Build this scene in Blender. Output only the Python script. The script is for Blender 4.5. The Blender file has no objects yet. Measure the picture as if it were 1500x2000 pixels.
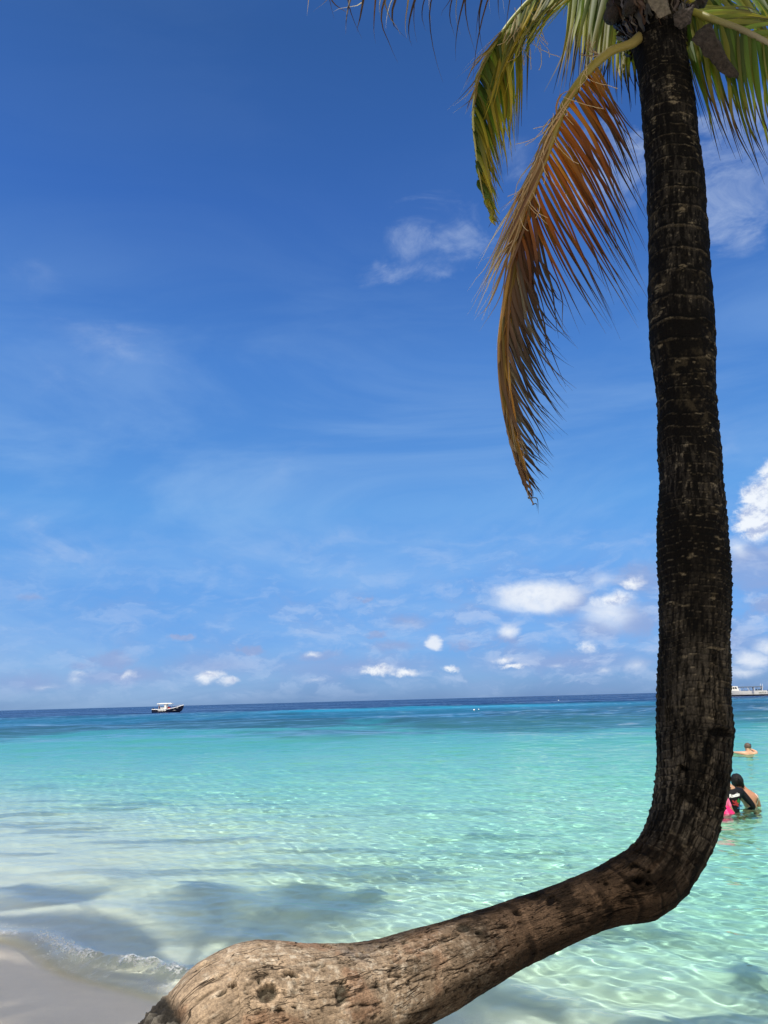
import bpy, bmesh, math, random
import numpy as np
from mathutils import Vector, Matrix, Quaternion

# ------------------------------------------------------------------ camera, sky, sun
SC = bpy.context.scene
COL = SC.collection
H = 1.9                       # eye height above the water
F = 1450.0                    # focal length in pixels of the 1500 x 2000 photograph
PITCH = math.radians(14.22)
ROLL = math.radians(-1.55)
cd = bpy.data.cameras.new('camera')
cam = bpy.data.objects.new('camera', cd)
COL.objects.link(cam)
SC.camera = cam
cam.location = (0, 0, H)
CM = (Matrix.Rotation(math.pi/2 + PITCH, 3, 'X') @ Matrix.Rotation(ROLL, 3, 'Z'))
cam.rotation_euler = CM.to_euler()
cd.sensor_fit = 'VERTICAL'
cd.sensor_height = 24
cd.lens = 24*F/2000
cd.clip_start = 0.05
cd.clip_end = 100000

SUN_DIR = Vector((-1.0, -1.9, 5.3)).normalized()      # towards the sun
SUN_EL = math.asin(SUN_DIR.z)
SUN_ROT = math.atan2(SUN_DIR.x, SUN_DIR.y)
L = bpy.data.lights.new('sun', 'SUN')
L.energy = 4.6
L.angle = math.radians(0.55)
L.color = (1.0, 0.95, 0.86)
L.cycles.is_caustics_light = True
sun = bpy.data.objects.new('sun', L)
sun.rotation_euler = SUN_DIR.to_track_quat('Z', 'Y').to_euler()
COL.objects.link(sun)

SC.view_settings.view_transform = 'Standard'
SC.view_settings.look = 'None'
SC.view_settings.gamma = 1
SC.view_settings.exposure = 0.0
SC.render.engine = 'CYCLES'
SC.cycles.caustics_refractive = True
SC.cycles.caustics_reflective = False
SC.cycles.max_bounces = 8
SC.cycles.transmission_bounces = 6
SC.cycles.diffuse_bounces = 3
SC.cycles.use_denoising = True
SC.cycles.sample_clamp_indirect = 6


def ray(px, py):
    v = Vector(((px-750)/F, (1000-py)/F, -1.0))
    return CM @ v                                    # forward component is 1


def P(px, py, d):
    """point seen at a pixel, d metres along the optical axis"""
    return Vector((0, 0, H)) + ray(px, py)*d


def PY(px, py, Y):
    r = ray(px, py)
    return Vector((0, 0, H)) + r*(Y/r.y)


def PZ(px, py, z=0.0):
    r = ray(px, py)
    return Vector((0, 0, H)) + r*((z-H)/r.z)


def fwd_of(p):
    return (CM.transposed() @ (Vector(p)-Vector((0, 0, H)))).z*-1


# ---- world: sky texture with procedural clouds placed by compass direction and elevation
W = bpy.data.worlds.new('World')
SC.world = W
W.use_nodes = True


class NT:
    """tiny helper for writing node trees"""
    def __init__(s, tree):
        s.t = tree

    def n(s, typ, **kw):
        nd = s.t.nodes.new(typ)
        for k, v in kw.items():
            if k == 'ins':
                for a, b in v.items():
                    s.put(nd, a, b)
            else:
                setattr(nd, k, v)
        return nd

    def put(s, nd, key, v):
        sock = nd.inputs[key]
        if isinstance(v, bpy.types.NodeSocket):
            s.t.links.new(v, sock)
        else:
            sock.default_value = v

    def math(s, op, a, b=None, c=None, clamp=False):
        nd = s.t.nodes.new('ShaderNodeMath')
        nd.operation = op
        nd.use_clamp = clamp
        for i, v in enumerate((a, b, c)):
            if v is not None:
                s.put(nd, i, v)
        return nd.outputs[0]

    def vec(s, op, a, b=None, scale=None):
        nd = s.t.nodes.new('ShaderNodeVectorMath')
        nd.operation = op
        s.put(nd, 0, a)
        if b is not None:
            s.put(nd, 1, b)
        if scale is not None:
            s.put(nd, 'Scale', scale)
        return nd.outputs['Value'] if op in ('LENGTH', 'DOT_PRODUCT', 'DISTANCE') else nd.outputs[0]

    def noise(s, vec, scale, detail=4, rough=0.5, dist=0.0, dims='3D'):
        nd = s.t.nodes.new('ShaderNodeTexNoise')
        nd.noise_dimensions = dims
        s.put(nd, 'Vector', vec)
        for k, v in (('Scale', scale), ('Detail', detail), ('Roughness', rough), ('Distortion', dist)):
            nd.inputs[k].default_value = v
        return nd

    def mix(s, f, a, b, mode='MIX'):
        nd = s.t.nodes.new('ShaderNodeMix')
        nd.data_type = 'RGBA'
        nd.blend_type = mode
        s.put(nd, 0, f)
        s.put(nd, 6, a)
        s.put(nd, 7, b)
        return nd.outputs[2]

    def ramp(s, f, stops, interp='LINEAR'):
        nd = s.t.nodes.new('ShaderNodeValToRGB')
        s.put(nd, 0, f)
        cr = nd.color_ramp
        cr.interpolation = interp
        while len(cr.elements) < len(stops):
            cr.elements.new(0.5)
        for e, (p, c) in zip(cr.elements, stops):
            e.position = p
            e.color = c if len(c) == 4 else (*c, 1)
        return nd.outputs[0]

    def smooth(s, v, a, b, lo=0.0, hi=1.0):
        nd = s.t.nodes.new('ShaderNodeMapRange')
        nd.interpolation_type = 'SMOOTHSTEP'
        for i, x in enumerate((v, a, b, lo, hi)):
            s.put(nd, i, x)
        return nd.outputs[0]


def build_world():
    T = NT(W.node_tree)
    W.node_tree.nodes.clear()
    out = T.n('ShaderNodeOutputWorld')
    bg = T.n('ShaderNodeBackground')
    bg.inputs[1].default_value = SKY_STRENGTH
    sky = T.n('ShaderNodeTexSky', sky_type='NISHITA', sun_disc=False)
    sky.sun_elevation = SUN_EL
    sky.sun_rotation = SUN_ROT
    sky.air_density = 1.0
    sky.dust_density = 0.3
    sky.ozone_density = 3.0
    gen = T.n('ShaderNodeTexCoord').outputs['Generated']
    sep = T.n('ShaderNodeSeparateXYZ', ins={0: gen})
    az = T.math('ARCTAN2', sep.outputs[0], sep.outputs[1])
    el = T.math('ARCSINE', T.math('MINIMUM', T.math('MAXIMUM', sep.outputs[2], -1.0), 1.0))
    ae = T.n('ShaderNodeCombineXYZ', ins={0: az, 1: el}).outputs[0]
    # the sky itself: deeper blue high up, lavender blue at the horizon
    tint = T.ramp(T.math('MULTIPLY', el, 1.0, clamp=True), SKY_RAMP)
    base = T.mix(1.0, sky.outputs[0], tint, 'MULTIPLY')
    # distortion that gives the clouds their billowed rims
    n1 = T.noise(T.vec('MULTIPLY', ae, (1, 1.25, 1)), 44.0, 8, 0.66, 0.25)
    d1 = T.vec('SUBTRACT', n1.outputs['Color'], (0.5, 0.5, 0.5))
    n2 = T.noise(T.vec('MULTIPLY', ae, (1, 1.9, 1)), 7.0, 7, 0.6, 0.6)
    d2 = T.vec('SUBTRACT', n2.outputs['Color'], (0.5, 0.5, 0.5))
    q1 = T.vec('ADD', ae, T.vec('MULTIPLY', d1, (0.050, 0.022, 0)))
    q2 = T.vec('ADD', ae, T.vec('MULTIPLY', d2, (0.30, 0.17, 0)))

    def blobs(q, items, warp_top=False):
        acc = None
        for (px, py, wx, wy, st) in items:
            r = ray(px, py).normalized()
            a0, e0 = math.atan2(r.x, r.y), math.asin(r.z)
            r1 = ray(px+wx, py).normalized()
            r2 = ray(px, py-wy).normalized()
            w = max(0.002, math.acos(max(-1, min(1, r.dot(r1)))) / max(0.2, math.cos(e0)))
            h = max(0.0015, math.acos(max(-1, min(1, r.dot(r2)))))
            v = T.vec('MULTIPLY', T.vec('SUBTRACT', q, (a0, e0, 0)), (1/w, 1/h, 0))
            m = T.math('MULTIPLY', T.math('SUBTRACT', 1.0, T.vec('LENGTH', v)), st)
            acc = m if acc is None else T.math('MAXIMUM', acc, m)
        return acc

    def overlay(colour, amount, cloud):
        return T.mix(amount, colour, cloud)

    # unseen bright cloud, added behind the camera and overhead as neutral fill
    back = T.math('MULTIPLY', T.smooth(sep.outputs[1], 0.05, -0.45), T.smooth(T.noise(gen, 2.2, 6, .6).outputs['Fac'], .30, .55, .35, 1.0))
    zen = T.math('MULTIPLY', T.smooth(el, 1.0, 1.22), 0.9)
    back = T.math('MAXIMUM', back, zen)
    c = T.mix(back, base, CL_FILL)
    # thin high veil and streaks
    nv = T.noise(T.vec('MULTIPLY', ae, (1.0, 3.6, 1)), 2.0, 9, 0.58, 0.9)
    veil = T.math('MULTIPLY', T.smooth(nv.outputs['Fac'], 0.36, 0.74), T.smooth(el, 0.66, 0.12, 0.02, 0.42))
    c = overlay(c, veil, CL_VEIL)
    m = blobs(q2, WISPS)
    nw = T.noise(T.vec('MULTIPLY', ae, (1.0, 1.6, 1)), 15.0, 9, 0.66, 0.7)
    a = T.math('MULTIPLY', T.smooth(m, 0.0, 0.9), T.smooth(nw.outputs['Fac'], 0.22, 0.80), clamp=True)
    c = overlay(c, T.math('MULTIPLY', a, 0.5), CL_WISP)
    # grey lavender bodies
    m = blobs(q1, GREYS)
    a = T.math('MULTIPLY', T.smooth(m, -0.1, 0.6), 0.85)
    a = T.math('MULTIPLY', a, T.smooth(n2.outputs['Fac'], 0.25, 0.6, 0.55, 1.0))
    c = overlay(c, a, CL_GREY)
    # broken bank of low cloud, thicker towards the right
    q4 = T.vec('MULTIPLY', T.vec('ADD', ae, T.vec('MULTIPLY', d2, (0.10, 0.05, 0))), (1.0, 2.3, 1.0))
    nk = T.noise(q4, 13.0, 8, 0.62, 0.2)
    nk2 = T.noise(T.vec('ADD', q4, (0.01, -0.03, 0)), 13.0, 8, 0.62, 0.2)
    band = T.math('MULTIPLY', T.smooth(el, -0.01, 0.03), T.smooth(el, 0.26, 0.08))
    side = T.smooth(az, -0.55, 0.40, 0.40, 1.0)
    k = T.math('MULTIPLY', T.math('MULTIPLY', T.smooth(nk.outputs['Fac'], 0.40, 0.72), band), side)
    lk = T.smooth(T.math('SUBTRACT', nk.outputs['Fac'], nk2.outputs['Fac']), -0.05, 0.07)
    c = overlay(c, T.math('MULTIPLY', k, 0.80), T.mix(lk, CL_GREY, CL_HAZY))
    # soft white bodies
    q3 = T.vec('ADD', ae, T.vec('ADD', T.vec('MULTIPLY', d1, (0.020, 0.012, 0)), T.vec('MULTIPLY', d2, (0.045, 0.022, 0))))
    m = blobs(q3, SOFTS)
    nc = T.noise(ae, 60.0, 6, 0.6, 0.3)
    a = T.math('MULTIPLY', T.smooth(m, -0.05, 0.95), T.smooth(nc.outputs['Fac'], 0.2, 0.6, 0.7, 0.97))
    sh = T.smooth(T.math('SUBTRACT', m, T.math('MULTIPLY', nc.outputs['Fac'], 0.25)), -0.15, 0.45)
    c = overlay(c, a, T.mix(sh, CL_SHADE, CL_WHITE))
    # crisp cumulus
    m = blobs(q1, CUMULI)
    nb = T.noise(T.vec('MULTIPLY', T.vec('ADD', ae, (0.004, -0.008, 0)), (1, 1.25, 1)), 44.0, 8, 0.66, 0.25)
    lit = T.smooth(T.math('SUBTRACT', n1.outputs['Fac'], nb.outputs['Fac']), -0.22, 0.10)
    a = T.math('MULTIPLY', T.smooth(m, -0.15, 0.85), 0.90)
    c = overlay(c, a, T.mix(lit, CL_SHADE, CL_BRIGHT))
    T.put(bg, 0, c)
    T.t.links.new(bg.outputs[0], out.inputs[0])


SKY_STRENGTH = 0.10
SKY_RAMP = [(0.0, (.29, .52, 1.22)), (.12, (.46, .79, 1.30)), (.25, (.64, 1.15, 1.58)), (.44, (.60, 1.14, 1.74)), (.63, (.45, .89, 1.54)), (.82, (.36, .72, 1.18))]
CL_FILL = (14.0, 12.8, 10.6, 1)
CL_VEIL = (4.2, 6.3, 9.0, 1)
CL_WISP = (5.5, 6.6, 8.6, 1)
CL_GREY = (2.9, 4.0, 6.9, 1)
CL_HAZY = (5.0, 6.2, 8.6, 1)
CL_SHADE = (4.6, 5.4, 7.6, 1)
CL_WHITE = (8.0, 8.6, 9.6, 1)
CL_BRIGHT = (9.6, 9.9, 10.2, 1)
# (pixel x, pixel y, half width, half height, strength)
WISPS = [(870, 460, 100, 75, .9), (800, 532, 95, 38, .7), (1450, 330, 170, 170, 2.2), (1190, 330, 100, 130, 1.5), (1030, 310, 60, 60, .5),
         (250, 700, 170, 50, .45), (100, 770, 90, 40, .3), (560, 900, 120, 60, .3), (120, 1060, 260, 40, .55), (620, 1055, 170, 40, .5), (900, 1045, 130, 30, .45),
         (860, 1090, 160, 20, .4), (200, 1240, 260, 35, .4), (640, 1235, 120, 18, .5), (1380, 820, 120, 40, .4), (30, 560, 60, 60, .25)]
GREYS = [(355, 1245, 28, 8, 1.2), (490, 1270, 30, 12, .9), (625, 1281, 62, 15, .8), (712, 1172, 24, 9, .8), (735, 1240, 30, 9, 1), (800, 1215, 60, 16, .5),
         (905, 1262, 30, 15, .9), (770, 1262, 60, 14, .6), (60, 1168, 30, 10, .5), (220, 1290, 50, 22, .8), (160, 1298, 40, 10, .6), (240, 1320, 130, 25, .6), (60, 1330, 90, 26, .5),
         (1110, 1172, 60, 34, 1.0), (1245, 1215, 60, 40, .9), (1250, 1130, 60, 40, .9), (1175, 1230, 80, 30, .6), (1480, 1110, 90, 55, 1.4), (1500, 1180, 60, 30, .8),
         (990, 1248, 34, 12, .8), (1100, 1290, 260, 30, .55), (700, 1300, 220, 26, .5), (420, 1300, 120, 30, .45), (1400, 1250, 130, 40, .6)]
SOFTS = [(1050, 1166, 120, 44, 1.6), (1000, 1160, 60, 30, 1.2), (848, 1256, 24, 19, 1.6), (988, 1234, 32, 22, 1.0), (1190, 1200, 90, 50, .8), (1450, 1075, 40, 30, .7), (1470, 1285, 60, 24, 1.0),
         (410, 1322, 30, 18, 1.0), (450, 1328, 26, 15, .8), (1500, 1262, 40, 24, .8), (1240, 1300, 50, 22, .5), (610, 1278, 22, 10, .8), (150, 1325, 26, 16, .5),
         (1090, 1300, 24, 8, .5), (1180, 1310, 24, 8, .5), (90, 1340, 40, 9, .4), (1450, 1310, 60, 18, .7), (620, 1330, 30, 6, .4), (1180, 1130, 60, 26, .5)]
CUMULI = [(737, 1309, 40, 12, 1.1), (790, 1313, 36, 10, 1.0), (883, 1308, 18, 7, .8), (990, 1288, 24, 7, .7), (1004, 1301, 32, 6, .9), (1150, 1262, 22, 12, .6),
          (1200, 1172, 44, 20, .9), (1240, 1140, 26, 18, .8), (412, 1318, 30, 11, .9), (452, 1328, 24, 8, .7), (250, 1316, 20, 9, .45), (156, 1314, 16, 8, .3),
          (1500, 985, 62, 66, 2.0), (1475, 1020, 46, 46, 1.6), (1520, 930, 50, 40, 1.6), (1042, 1158, 70, 20, .35)]
build_world()


# ------------------------------------------------------------------ helpers
def tag(o, label=None, cat=None, group=None, kind=None):
    for k, v in (('label', label), ('category', cat), ('group', group), ('kind', kind)):
        if v:
            o[k] = v
    return o


def empty(name, loc, rz=0.0):
    o = bpy.data.objects.new(name, None)
    COL.objects.link(o)
    o.location = loc
    o.rotation_euler = (0, 0, rz)
    o.empty_display_size = 0.1
    return o


def link(name, me, mat=None, parent=None):
    """mesh data given in world coordinates when there is no parent, else in the parent's frame"""
    o = bpy.data.objects.new(name, me)
    COL.objects.link(o)
    if mat is not None:
        for m in (mat if isinstance(mat, (list, tuple)) else [mat]):
            me.materials.append(m)
    if parent is not None:
        o.parent = parent
    o.cycles.is_caustics_receiver = True
    return o


def wlink(name, me, mat, parent):
    """mesh data in world coordinates, parented to a thing (an unrotated empty)"""
    off = Vector((0, 0, 0))
    q = parent
    while q is not None:
        off += Vector(q.location)
        q = q.parent
    me.transform(Matrix.Translation(-off))
    return link(name, me, mat, parent)


def np_mesh(name, co, faces, smooth=True):
    co = np.asarray(co, np.float32).reshape(-1, 3)
    faces = np.asarray(faces, np.int32)
    me = bpy.data.meshes.new(name)
    k = faces.shape[1]
    me.vertices.add(len(co))
    me.vertices.foreach_set('co', co.ravel())
    me.loops.add(faces.size)
    me.loops.foreach_set('vertex_index', faces.ravel())
    me.polygons.add(len(faces))
    me.polygons.foreach_set('loop_start', np.arange(0, faces.size, k, dtype=np.int32))
    me.polygons.foreach_set('use_smooth', np.full(len(faces), smooth))
    me.update(calc_edges=True)
    return me


def grid_faces(ny, nx, wrap=False):
    idx = np.arange(nx*ny).reshape(ny, nx)
    if wrap:
        idx = np.concatenate([idx, idx[:, :1]], 1)
    return np.stack([idx[:-1, :-1], idx[:-1, 1:], idx[1:, 1:], idx[1:, :-1]], -1).reshape(-1, 4)


def col_attr(me, name, rgb):
    rgb = np.asarray(rgb, np.float32)
    a = me.color_attributes.new(name, 'FLOAT_COLOR', 'POINT')
    buf = np.ones((len(rgb), 4), np.float32)
    buf[:, :3] = rgb
    a.data.foreach_set('color', buf.ravel())


def flt_attr(me, name, v):
    a = me.attributes.new(name, 'FLOAT', 'POINT')
    a.data.foreach_set('value', np.asarray(v, np.float32).ravel())


def vec_attr(me, name, v):
    a = me.attributes.new(name, 'FLOAT_VECTOR', 'POINT')
    a.data.foreach_set('vector', np.asarray(v, np.float32).ravel())


RS = np.random.RandomState(7)
TAB = RS.rand(65536).astype(np.float32)


def _h(i, j, k):
    return TAB[((i*73856093) ^ (j*19349663) ^ (k*83492791)) & 65535]


def vnoise(x, y, z=None):
    if z is None:
        z = np.zeros_like(x)
    i, j, k = np.floor(x).astype(np.int64), np.floor(y).astype(np.int64), np.floor(z).astype(np.int64)
    fx, fy, fz = x-i, y-j, z-k
    fx, fy, fz = fx*fx*(3-2*fx), fy*fy*(3-2*fy), fz*fz*(3-2*fz)
    r = 0
    for a in (0, 1):
        wx = fx if a else 1-fx
        for b in (0, 1):
            wy = fy if b else 1-fy
            for c in (0, 1):
                wz = fz if c else 1-fz
                r = r + wx*wy*wz*_h(i+a, j+b, k+c)
    return r


def fbm(x, y, z=None, octaves=4, gain=0.5):
    s, a, t = 0, 1.0, 0
    for o in range(octaves):
        f = 2.03**o
        s = s + a*vnoise(x*f+17.3*o, y*f-9.1*o, None if z is None else z*f+5.7*o)
        t += a
        a *= gain
    return s/t


def sstep(a, b, x):
    t = np.clip((x-a)/(b-a), 0, 1)
    return t*t*(3-2*t)


def mat(name, base=(0.5, 0.5, 0.5), rough=0.6, metal=0.0, noise=0.0, nscale=8.0, spec=0.5, bump=0.0, bscale=30.0, coat=0.0):
    m = bpy.data.materials.new(name)
    m.use_nodes = True
    T = NT(m.node_tree)
    b = m.node_tree.nodes['Principled BSDF']
    b.inputs['Roughness'].default_value = rough
    b.inputs['Metallic'].default_value = metal
    b.inputs['Specular IOR Level'].default_value = spec
    b.inputs['Coat Weight'].default_value = coat
    c4 = (*base, 1)
    oc = T.n('ShaderNodeTexCoord').outputs['Object']
    if noise > 0:
        n = T.noise(oc, nscale, 5, 0.6)
        dark = tuple(v*(1-noise) for v in base) + (1,)
        lite = tuple(min(1, v*(1+noise)) for v in base) + (1,)
        T.put(b, 'Base Color', T.mix(T.smooth(n.outputs['Fac'], 0.3, 0.7), dark, lite))
    else:
        b.inputs['Base Color'].default_value = c4
    if bump > 0:
        nn = T.noise(oc, bscale, 4, 0.6)
        bp = T.n('ShaderNodeBump', ins={'Height': nn.outputs['Fac'], 'Strength': bump})
        bp.inputs['Distance'].default_value = 0.02
        T.put(b, 'Normal', bp.outputs[0])
    return m


# ------------------------------------------------------------------ sea, seabed and beach
NRM = np.array([0.55, 0.84])
NRM = NRM/np.linalg.norm(NRM)
S0 = 3.78


def s_of(X, Y):
    """distance seaward of the waterline"""
    t = X*NRM[1]-Y*NRM[0]
    return X*NRM[0]+Y*NRM[1]-S0+0.10*np.sin(t*1.3+1.0)+0.05*np.sin(t*3.1)


def depth_of(s, X, Y):
    sp = np.maximum(s, 0)
    t = X*NRM[1]-Y*NRM[0]
    kt = 0.38+0.62*sstep(-9.8, -3.5, t)+0.35*sstep(-4.5, -1.0, t)
    kt = kt+(1-kt)*sstep(3.0, 10.0, sp)
    d = 0.88*kt*(1-np.exp(-sp/3.3))+0.016*np.minimum(sp, 60)
    d = d+2.2*sstep(45, 110, sp)+9.0*sstep(150, 260, sp)+20*sstep(250, 700, sp)
    return np.where(s > 0, d, 0.115*np.minimum(s, 0))


def sea_rows(y0, y1, base, full):
    ys = [y0]
    while ys[-1] < y1:
        y = ys[-1]
        dy = base if y < 13 else base*(y/13.0)**2
        dy = min(dy, max(full, y*0.16))
        ys.append(y+dy)
    return np.array(ys)


def build_sea():
    rows = sea_rows(1.2, 42000, 0.023, 1.2)
    nx = 1000
    u = np.linspace(-1, 1, nx)
    X = u[None, :]*(0.92*rows[:, None]+2.6)
    Y = np.repeat(rows[:, None], nx, 1)
    dyr = np.gradient(rows)[:, None]
    dxr = (2*(0.92*rows+2.6)/nx)[:, None]
    s = s_of(X, Y)
    d = depth_of(s, X, Y)
    rng = np.random.default_rng(5)
    Z = np.zeros_like(X)
    wx = X+0.25*(fbm(X*0.5, Y*0.5, octaves=2)-.5)
    wy = Y+0.25*(fbm(X*0.5+40, Y*0.5, octaves=2)-.5)
    gust = 0.55+0.9*fbm(X*0.28+3, Y*0.28+8, octaves=3)
    shore = sstep(0.0, 0.55, d)
    for i in range(84):
        lam = 0.11*(2.2/0.11)**(rng.random()**1.15)
        th = math.atan2(-0.84, -0.55)+rng.normal(0, 0.62)
        k = 2*math.pi/lam
        amp = 0.0030*lam**0.85*WAVE
        keep = 1-sstep(0.16, 0.40, np.maximum(dyr, dxr)/lam)
        damp = 0.22+0.78*shore if lam < 0.9 else 0.12+0.88*shore
        Z += amp*keep*damp*np.sin(k*(wx*math.cos(th)+wy*math.sin(th))+rng.random()*6.283)
    for i in range(26):                      # longer wind sea for the middle and far water
        lam = 3.0*(28/3.0)**rng.random()
        th = math.atan2(-0.9, -0.4)+rng.normal(0, 0.45)
        k = 2*math.pi/lam
        keep = 1-sstep(0.16, 0.40, np.maximum(dyr, dxr*0.3)/lam)
        far = sstep(8, 60, Y)
        Z += 0.0032*lam**0.9*keep*far*np.sin(k*(X*math.cos(th)+Y*math.sin(th))+rng.random()*6.283)
    Z *= gust
    # the small wave collapsing on the sand
    t = X*NRM[1]-Y*NRM[0]
    crest = 0.30+0.10*np.sin(t*1.1+0.6)+0.05*np.sin(t*3.7)
    prof = np.exp(-((s-crest)/0.12)**2)
    rag = fbm(X*5.0, Y*5.0, octaves=5, gain=0.6)
    amp = 0.045+0.03*np.sin(t*2.1)
    Z += prof*amp*(0.5+rag)
    Z += prof*0.055*(fbm(X*16, Y*16, octaves=4, gain=0.65)-0.45)*sstep(-6.5, -5.2, t)*1.0
    trail = 0.02*np.exp(-((s-1.15-0.1*np.sin(t*.9))/0.2)**2)+0.016*np.exp(-((s-2.2)/0.25)**2)
    Z += trail
    # waterline film
    Z *= 0.3+0.7*sstep(-.3, .1, s)
    foam = 0.65*sstep(0.47, 0.64, rag+0.10*prof)*sstep(0.45, 0.95, prof)
    foam = foam*(s < crest+0.22)
    lace = (1-np.abs(fbm(X*6+9, Y*6, octaves=4)*2-1))**7
    foam = np.maximum(foam, 0.25*lace*sstep(0.95, 0.3, s)*sstep(0.0, 0.15, s))
    co = np.stack([X, Y, Z], -1)
    me = np_mesh('water', co, grid_faces(*X.shape))
    # transmission tint by depth: red dies first
    patch = fbm(X*0.09+2, Y*0.05+5, octaves=4)
    dd = np.clip(d, 0, 2.3)*(0.86+0.28*fbm(X*0.35+11, Y*0.35, octaves=3))
    tint = np.exp(-np.stack([ABS[0]*dd, ABS[1]*dd, ABS[2]*dd], -1))
    col_attr(me, 'tint', tint.reshape(-1, 3))
    # body colour of deep water
    deep = sstep(12, 62, Y+10*(patch-.5))*0.85
    deep = np.maximum(deep, sstep(120, 230, Y))
    reefn = fbm(X*0.06, Y*0.035, octaves=5, gain=0.6)
    reef = sstep(0.47, 0.60, reefn+0.13*np.exp(-((Y-75-0.10*X)/26)**2)-0.22*sstep(45, 33, Y))*sstep(30, 46, Y)*(1-sstep(120, 150, Y))
    channel = np.exp(-((Y-165+0.12*X)/22)**2)*sstep(-46, -8, X)*sstep(70, 20, X)
    bm_ = sstep(22, 95, Y+18*(fbm(X*.05+8, Y*.09, octaves=4)-.5))
    body = (1-bm_)[..., None]*BODY_NEAR+bm_[..., None]*BODY_MID
    body = body*(1-sstep(130, 210, Y))[..., None]+BODY_FAR*sstep(130, 210, Y)[..., None]
    body = body*(1-reef[..., None]*0.68)+BODY_REEF*reef[..., None]*0.68
    body = body*(1-channel[..., None]*0.85)+BODY_CHAN*channel[..., None]*0.85
    col_attr(me, 'body', body.reshape(-1, 3))
    deep = np.maximum(deep, reef*0.8)
    flt_attr(me, 'deep', deep)
    flt_attr(me, 'foam', np.clip(foam, 0, 1))
    flt_attr(me, 'thin', 1-sstep(0.012, 0.07, d+0.10*np.maximum(prof-.25, 0)))
    # material
    m = bpy.data.materials.new('sea_water')
    m.use_nodes = True
    T = NT(m.node_tree)
    m.node_tree.nodes.clear()
    out = T.n('ShaderNodeOutputMaterial')
    A = lambda nm, o: T.n('ShaderNodeAttribute', attribute_name=nm).outputs[o]
    geo = T.n('ShaderNodeNewGeometry')
    pos = geo.outputs['Position']
    sp = T.n('ShaderNodeSeparateXYZ', ins={0: pos})
    farw = T.smooth(sp.outputs[1], 14.0, 60.0)
    # facets of far waves: too small for the mesh, so the normal is tilted by noise at several sizes
    w1 = T.noise(T.vec('MULTIPLY', pos, (0.5, 1.0, 1.0)), 1.1, 3, 0.6, 0.2)
    w2 = T.noise(T.vec('MULTIPLY', pos, (0.22, 1.0, 1.0)), 0.22, 4, 0.6, 0.3)
    w3 = T.noise(T.vec('MULTIPLY', pos, (0.10, 0.45, 1.0)), 0.07, 4, 0.65, 0.3)
    tl = T.vec('ADD', T.vec('ADD', T.vec('SCALE', w1.outputs['Color'], scale=0.9), T.vec('SCALE', w2.outputs['Color'], scale=0.8)), T.vec('SCALE', w3.outputs['Color'], scale=0.5))
    tl = T.vec('SUBTRACT', tl, (1.1, 1.1, 1.1))
    ts_ = T.n('ShaderNodeSeparateXYZ', ins={0: tl})
    ty = T.math('SUBTRACT', T.math('MULTIPLY', ts_.outputs[1], 0.9), 0.20)
    ty = T.math('MINIMUM', ty, 0.0)
    tv = T.n('ShaderNodeCombineXYZ', ins={0: T.math('MULTIPLY', ts_.outputs[0], 0.8), 1: ty, 2: 0.0}).outputs[0]
    nrm_ = T.vec('NORMALIZE', T.vec('ADD', geo.outputs['Normal'], T.vec('SCALE', tv, scale=T.math('MULTIPLY', farw, FAR_BUMP))))
    gl = T.n('ShaderNodeBsdfGlass', ins={'Color': A('tint', 'Color'), 'Roughness': 0.0, 'IOR': 1.333})
    pr = T.n('ShaderNodeBsdfPrincipled', ins={'Base Color': A('body', 'Color'), 'Roughness': 0.06, 'IOR': 1.333, 'Specular IOR Level': 0.5, 'Normal': nrm_})
    mx = T.n('ShaderNodeMixShader', ins={0: A('deep', 'Fac'), 1: gl.outputs[0], 2: pr.outputs[0]})
    film = T.n('ShaderNodeBsdfTransparent', ins={'Color': A('tint', 'Color')})
    mx = T.n('ShaderNodeMixShader', ins={0: A('thin', 'Fac'), 1: mx.outputs[0], 2: film.outputs[0]})
    fo = T.n('ShaderNodeBsdfPrincipled', ins={'Base Color': (0.85, 0.87, 0.88, 1), 'Roughness': 0.5})
    fn = T.noise(pos, 42.0, 5, 0.7)
    ff = T.math('MULTIPLY', A('foam', 'Fac'), T.smooth(fn.outputs['Fac'], 0.42, 0.60), clamp=True)
    mx2 = T.n('ShaderNodeMixShader', ins={0: ff, 1: mx.outputs[0], 2: fo.outputs[0]})
    T.t.links.new(mx2.outputs[0], out.inputs[0])
    o = link('water', me, m)
    tag(o, kind='structure')
    o.cycles.is_caustics_caster = True
    o.cycles.is_caustics_receiver = False
    # froth: little broken drops and bubbles thrown along the crest
    rr = random.Random(3)
    vs, fs = [], []
    ico = [(0, 0, 1), (.89, 0, .45), (.28, .85, .45), (-.72, .53, .45), (-.72, -.53, .45), (.28, -.85, .45),
           (.72, .53, -.45), (-.28, .85, -.45), (-.89, 0, -.45), (-.28, -.85, -.45), (.72, -.53, -.45), (0, 0, -1)]
    icf = [(0, 1, 2), (0, 2, 3), (0, 3, 4), (0, 4, 5), (0, 5, 1), (1, 6, 2), (2, 7, 3), (3, 8, 4), (4, 9, 5), (5, 10, 1),
           (6, 7, 2), (7, 8, 3), (8, 9, 4), (9, 10, 5), (10, 6, 1), (6, 11, 7), (7, 11, 8), (8, 11, 9), (9, 11, 10), (10, 11, 6)]
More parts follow.
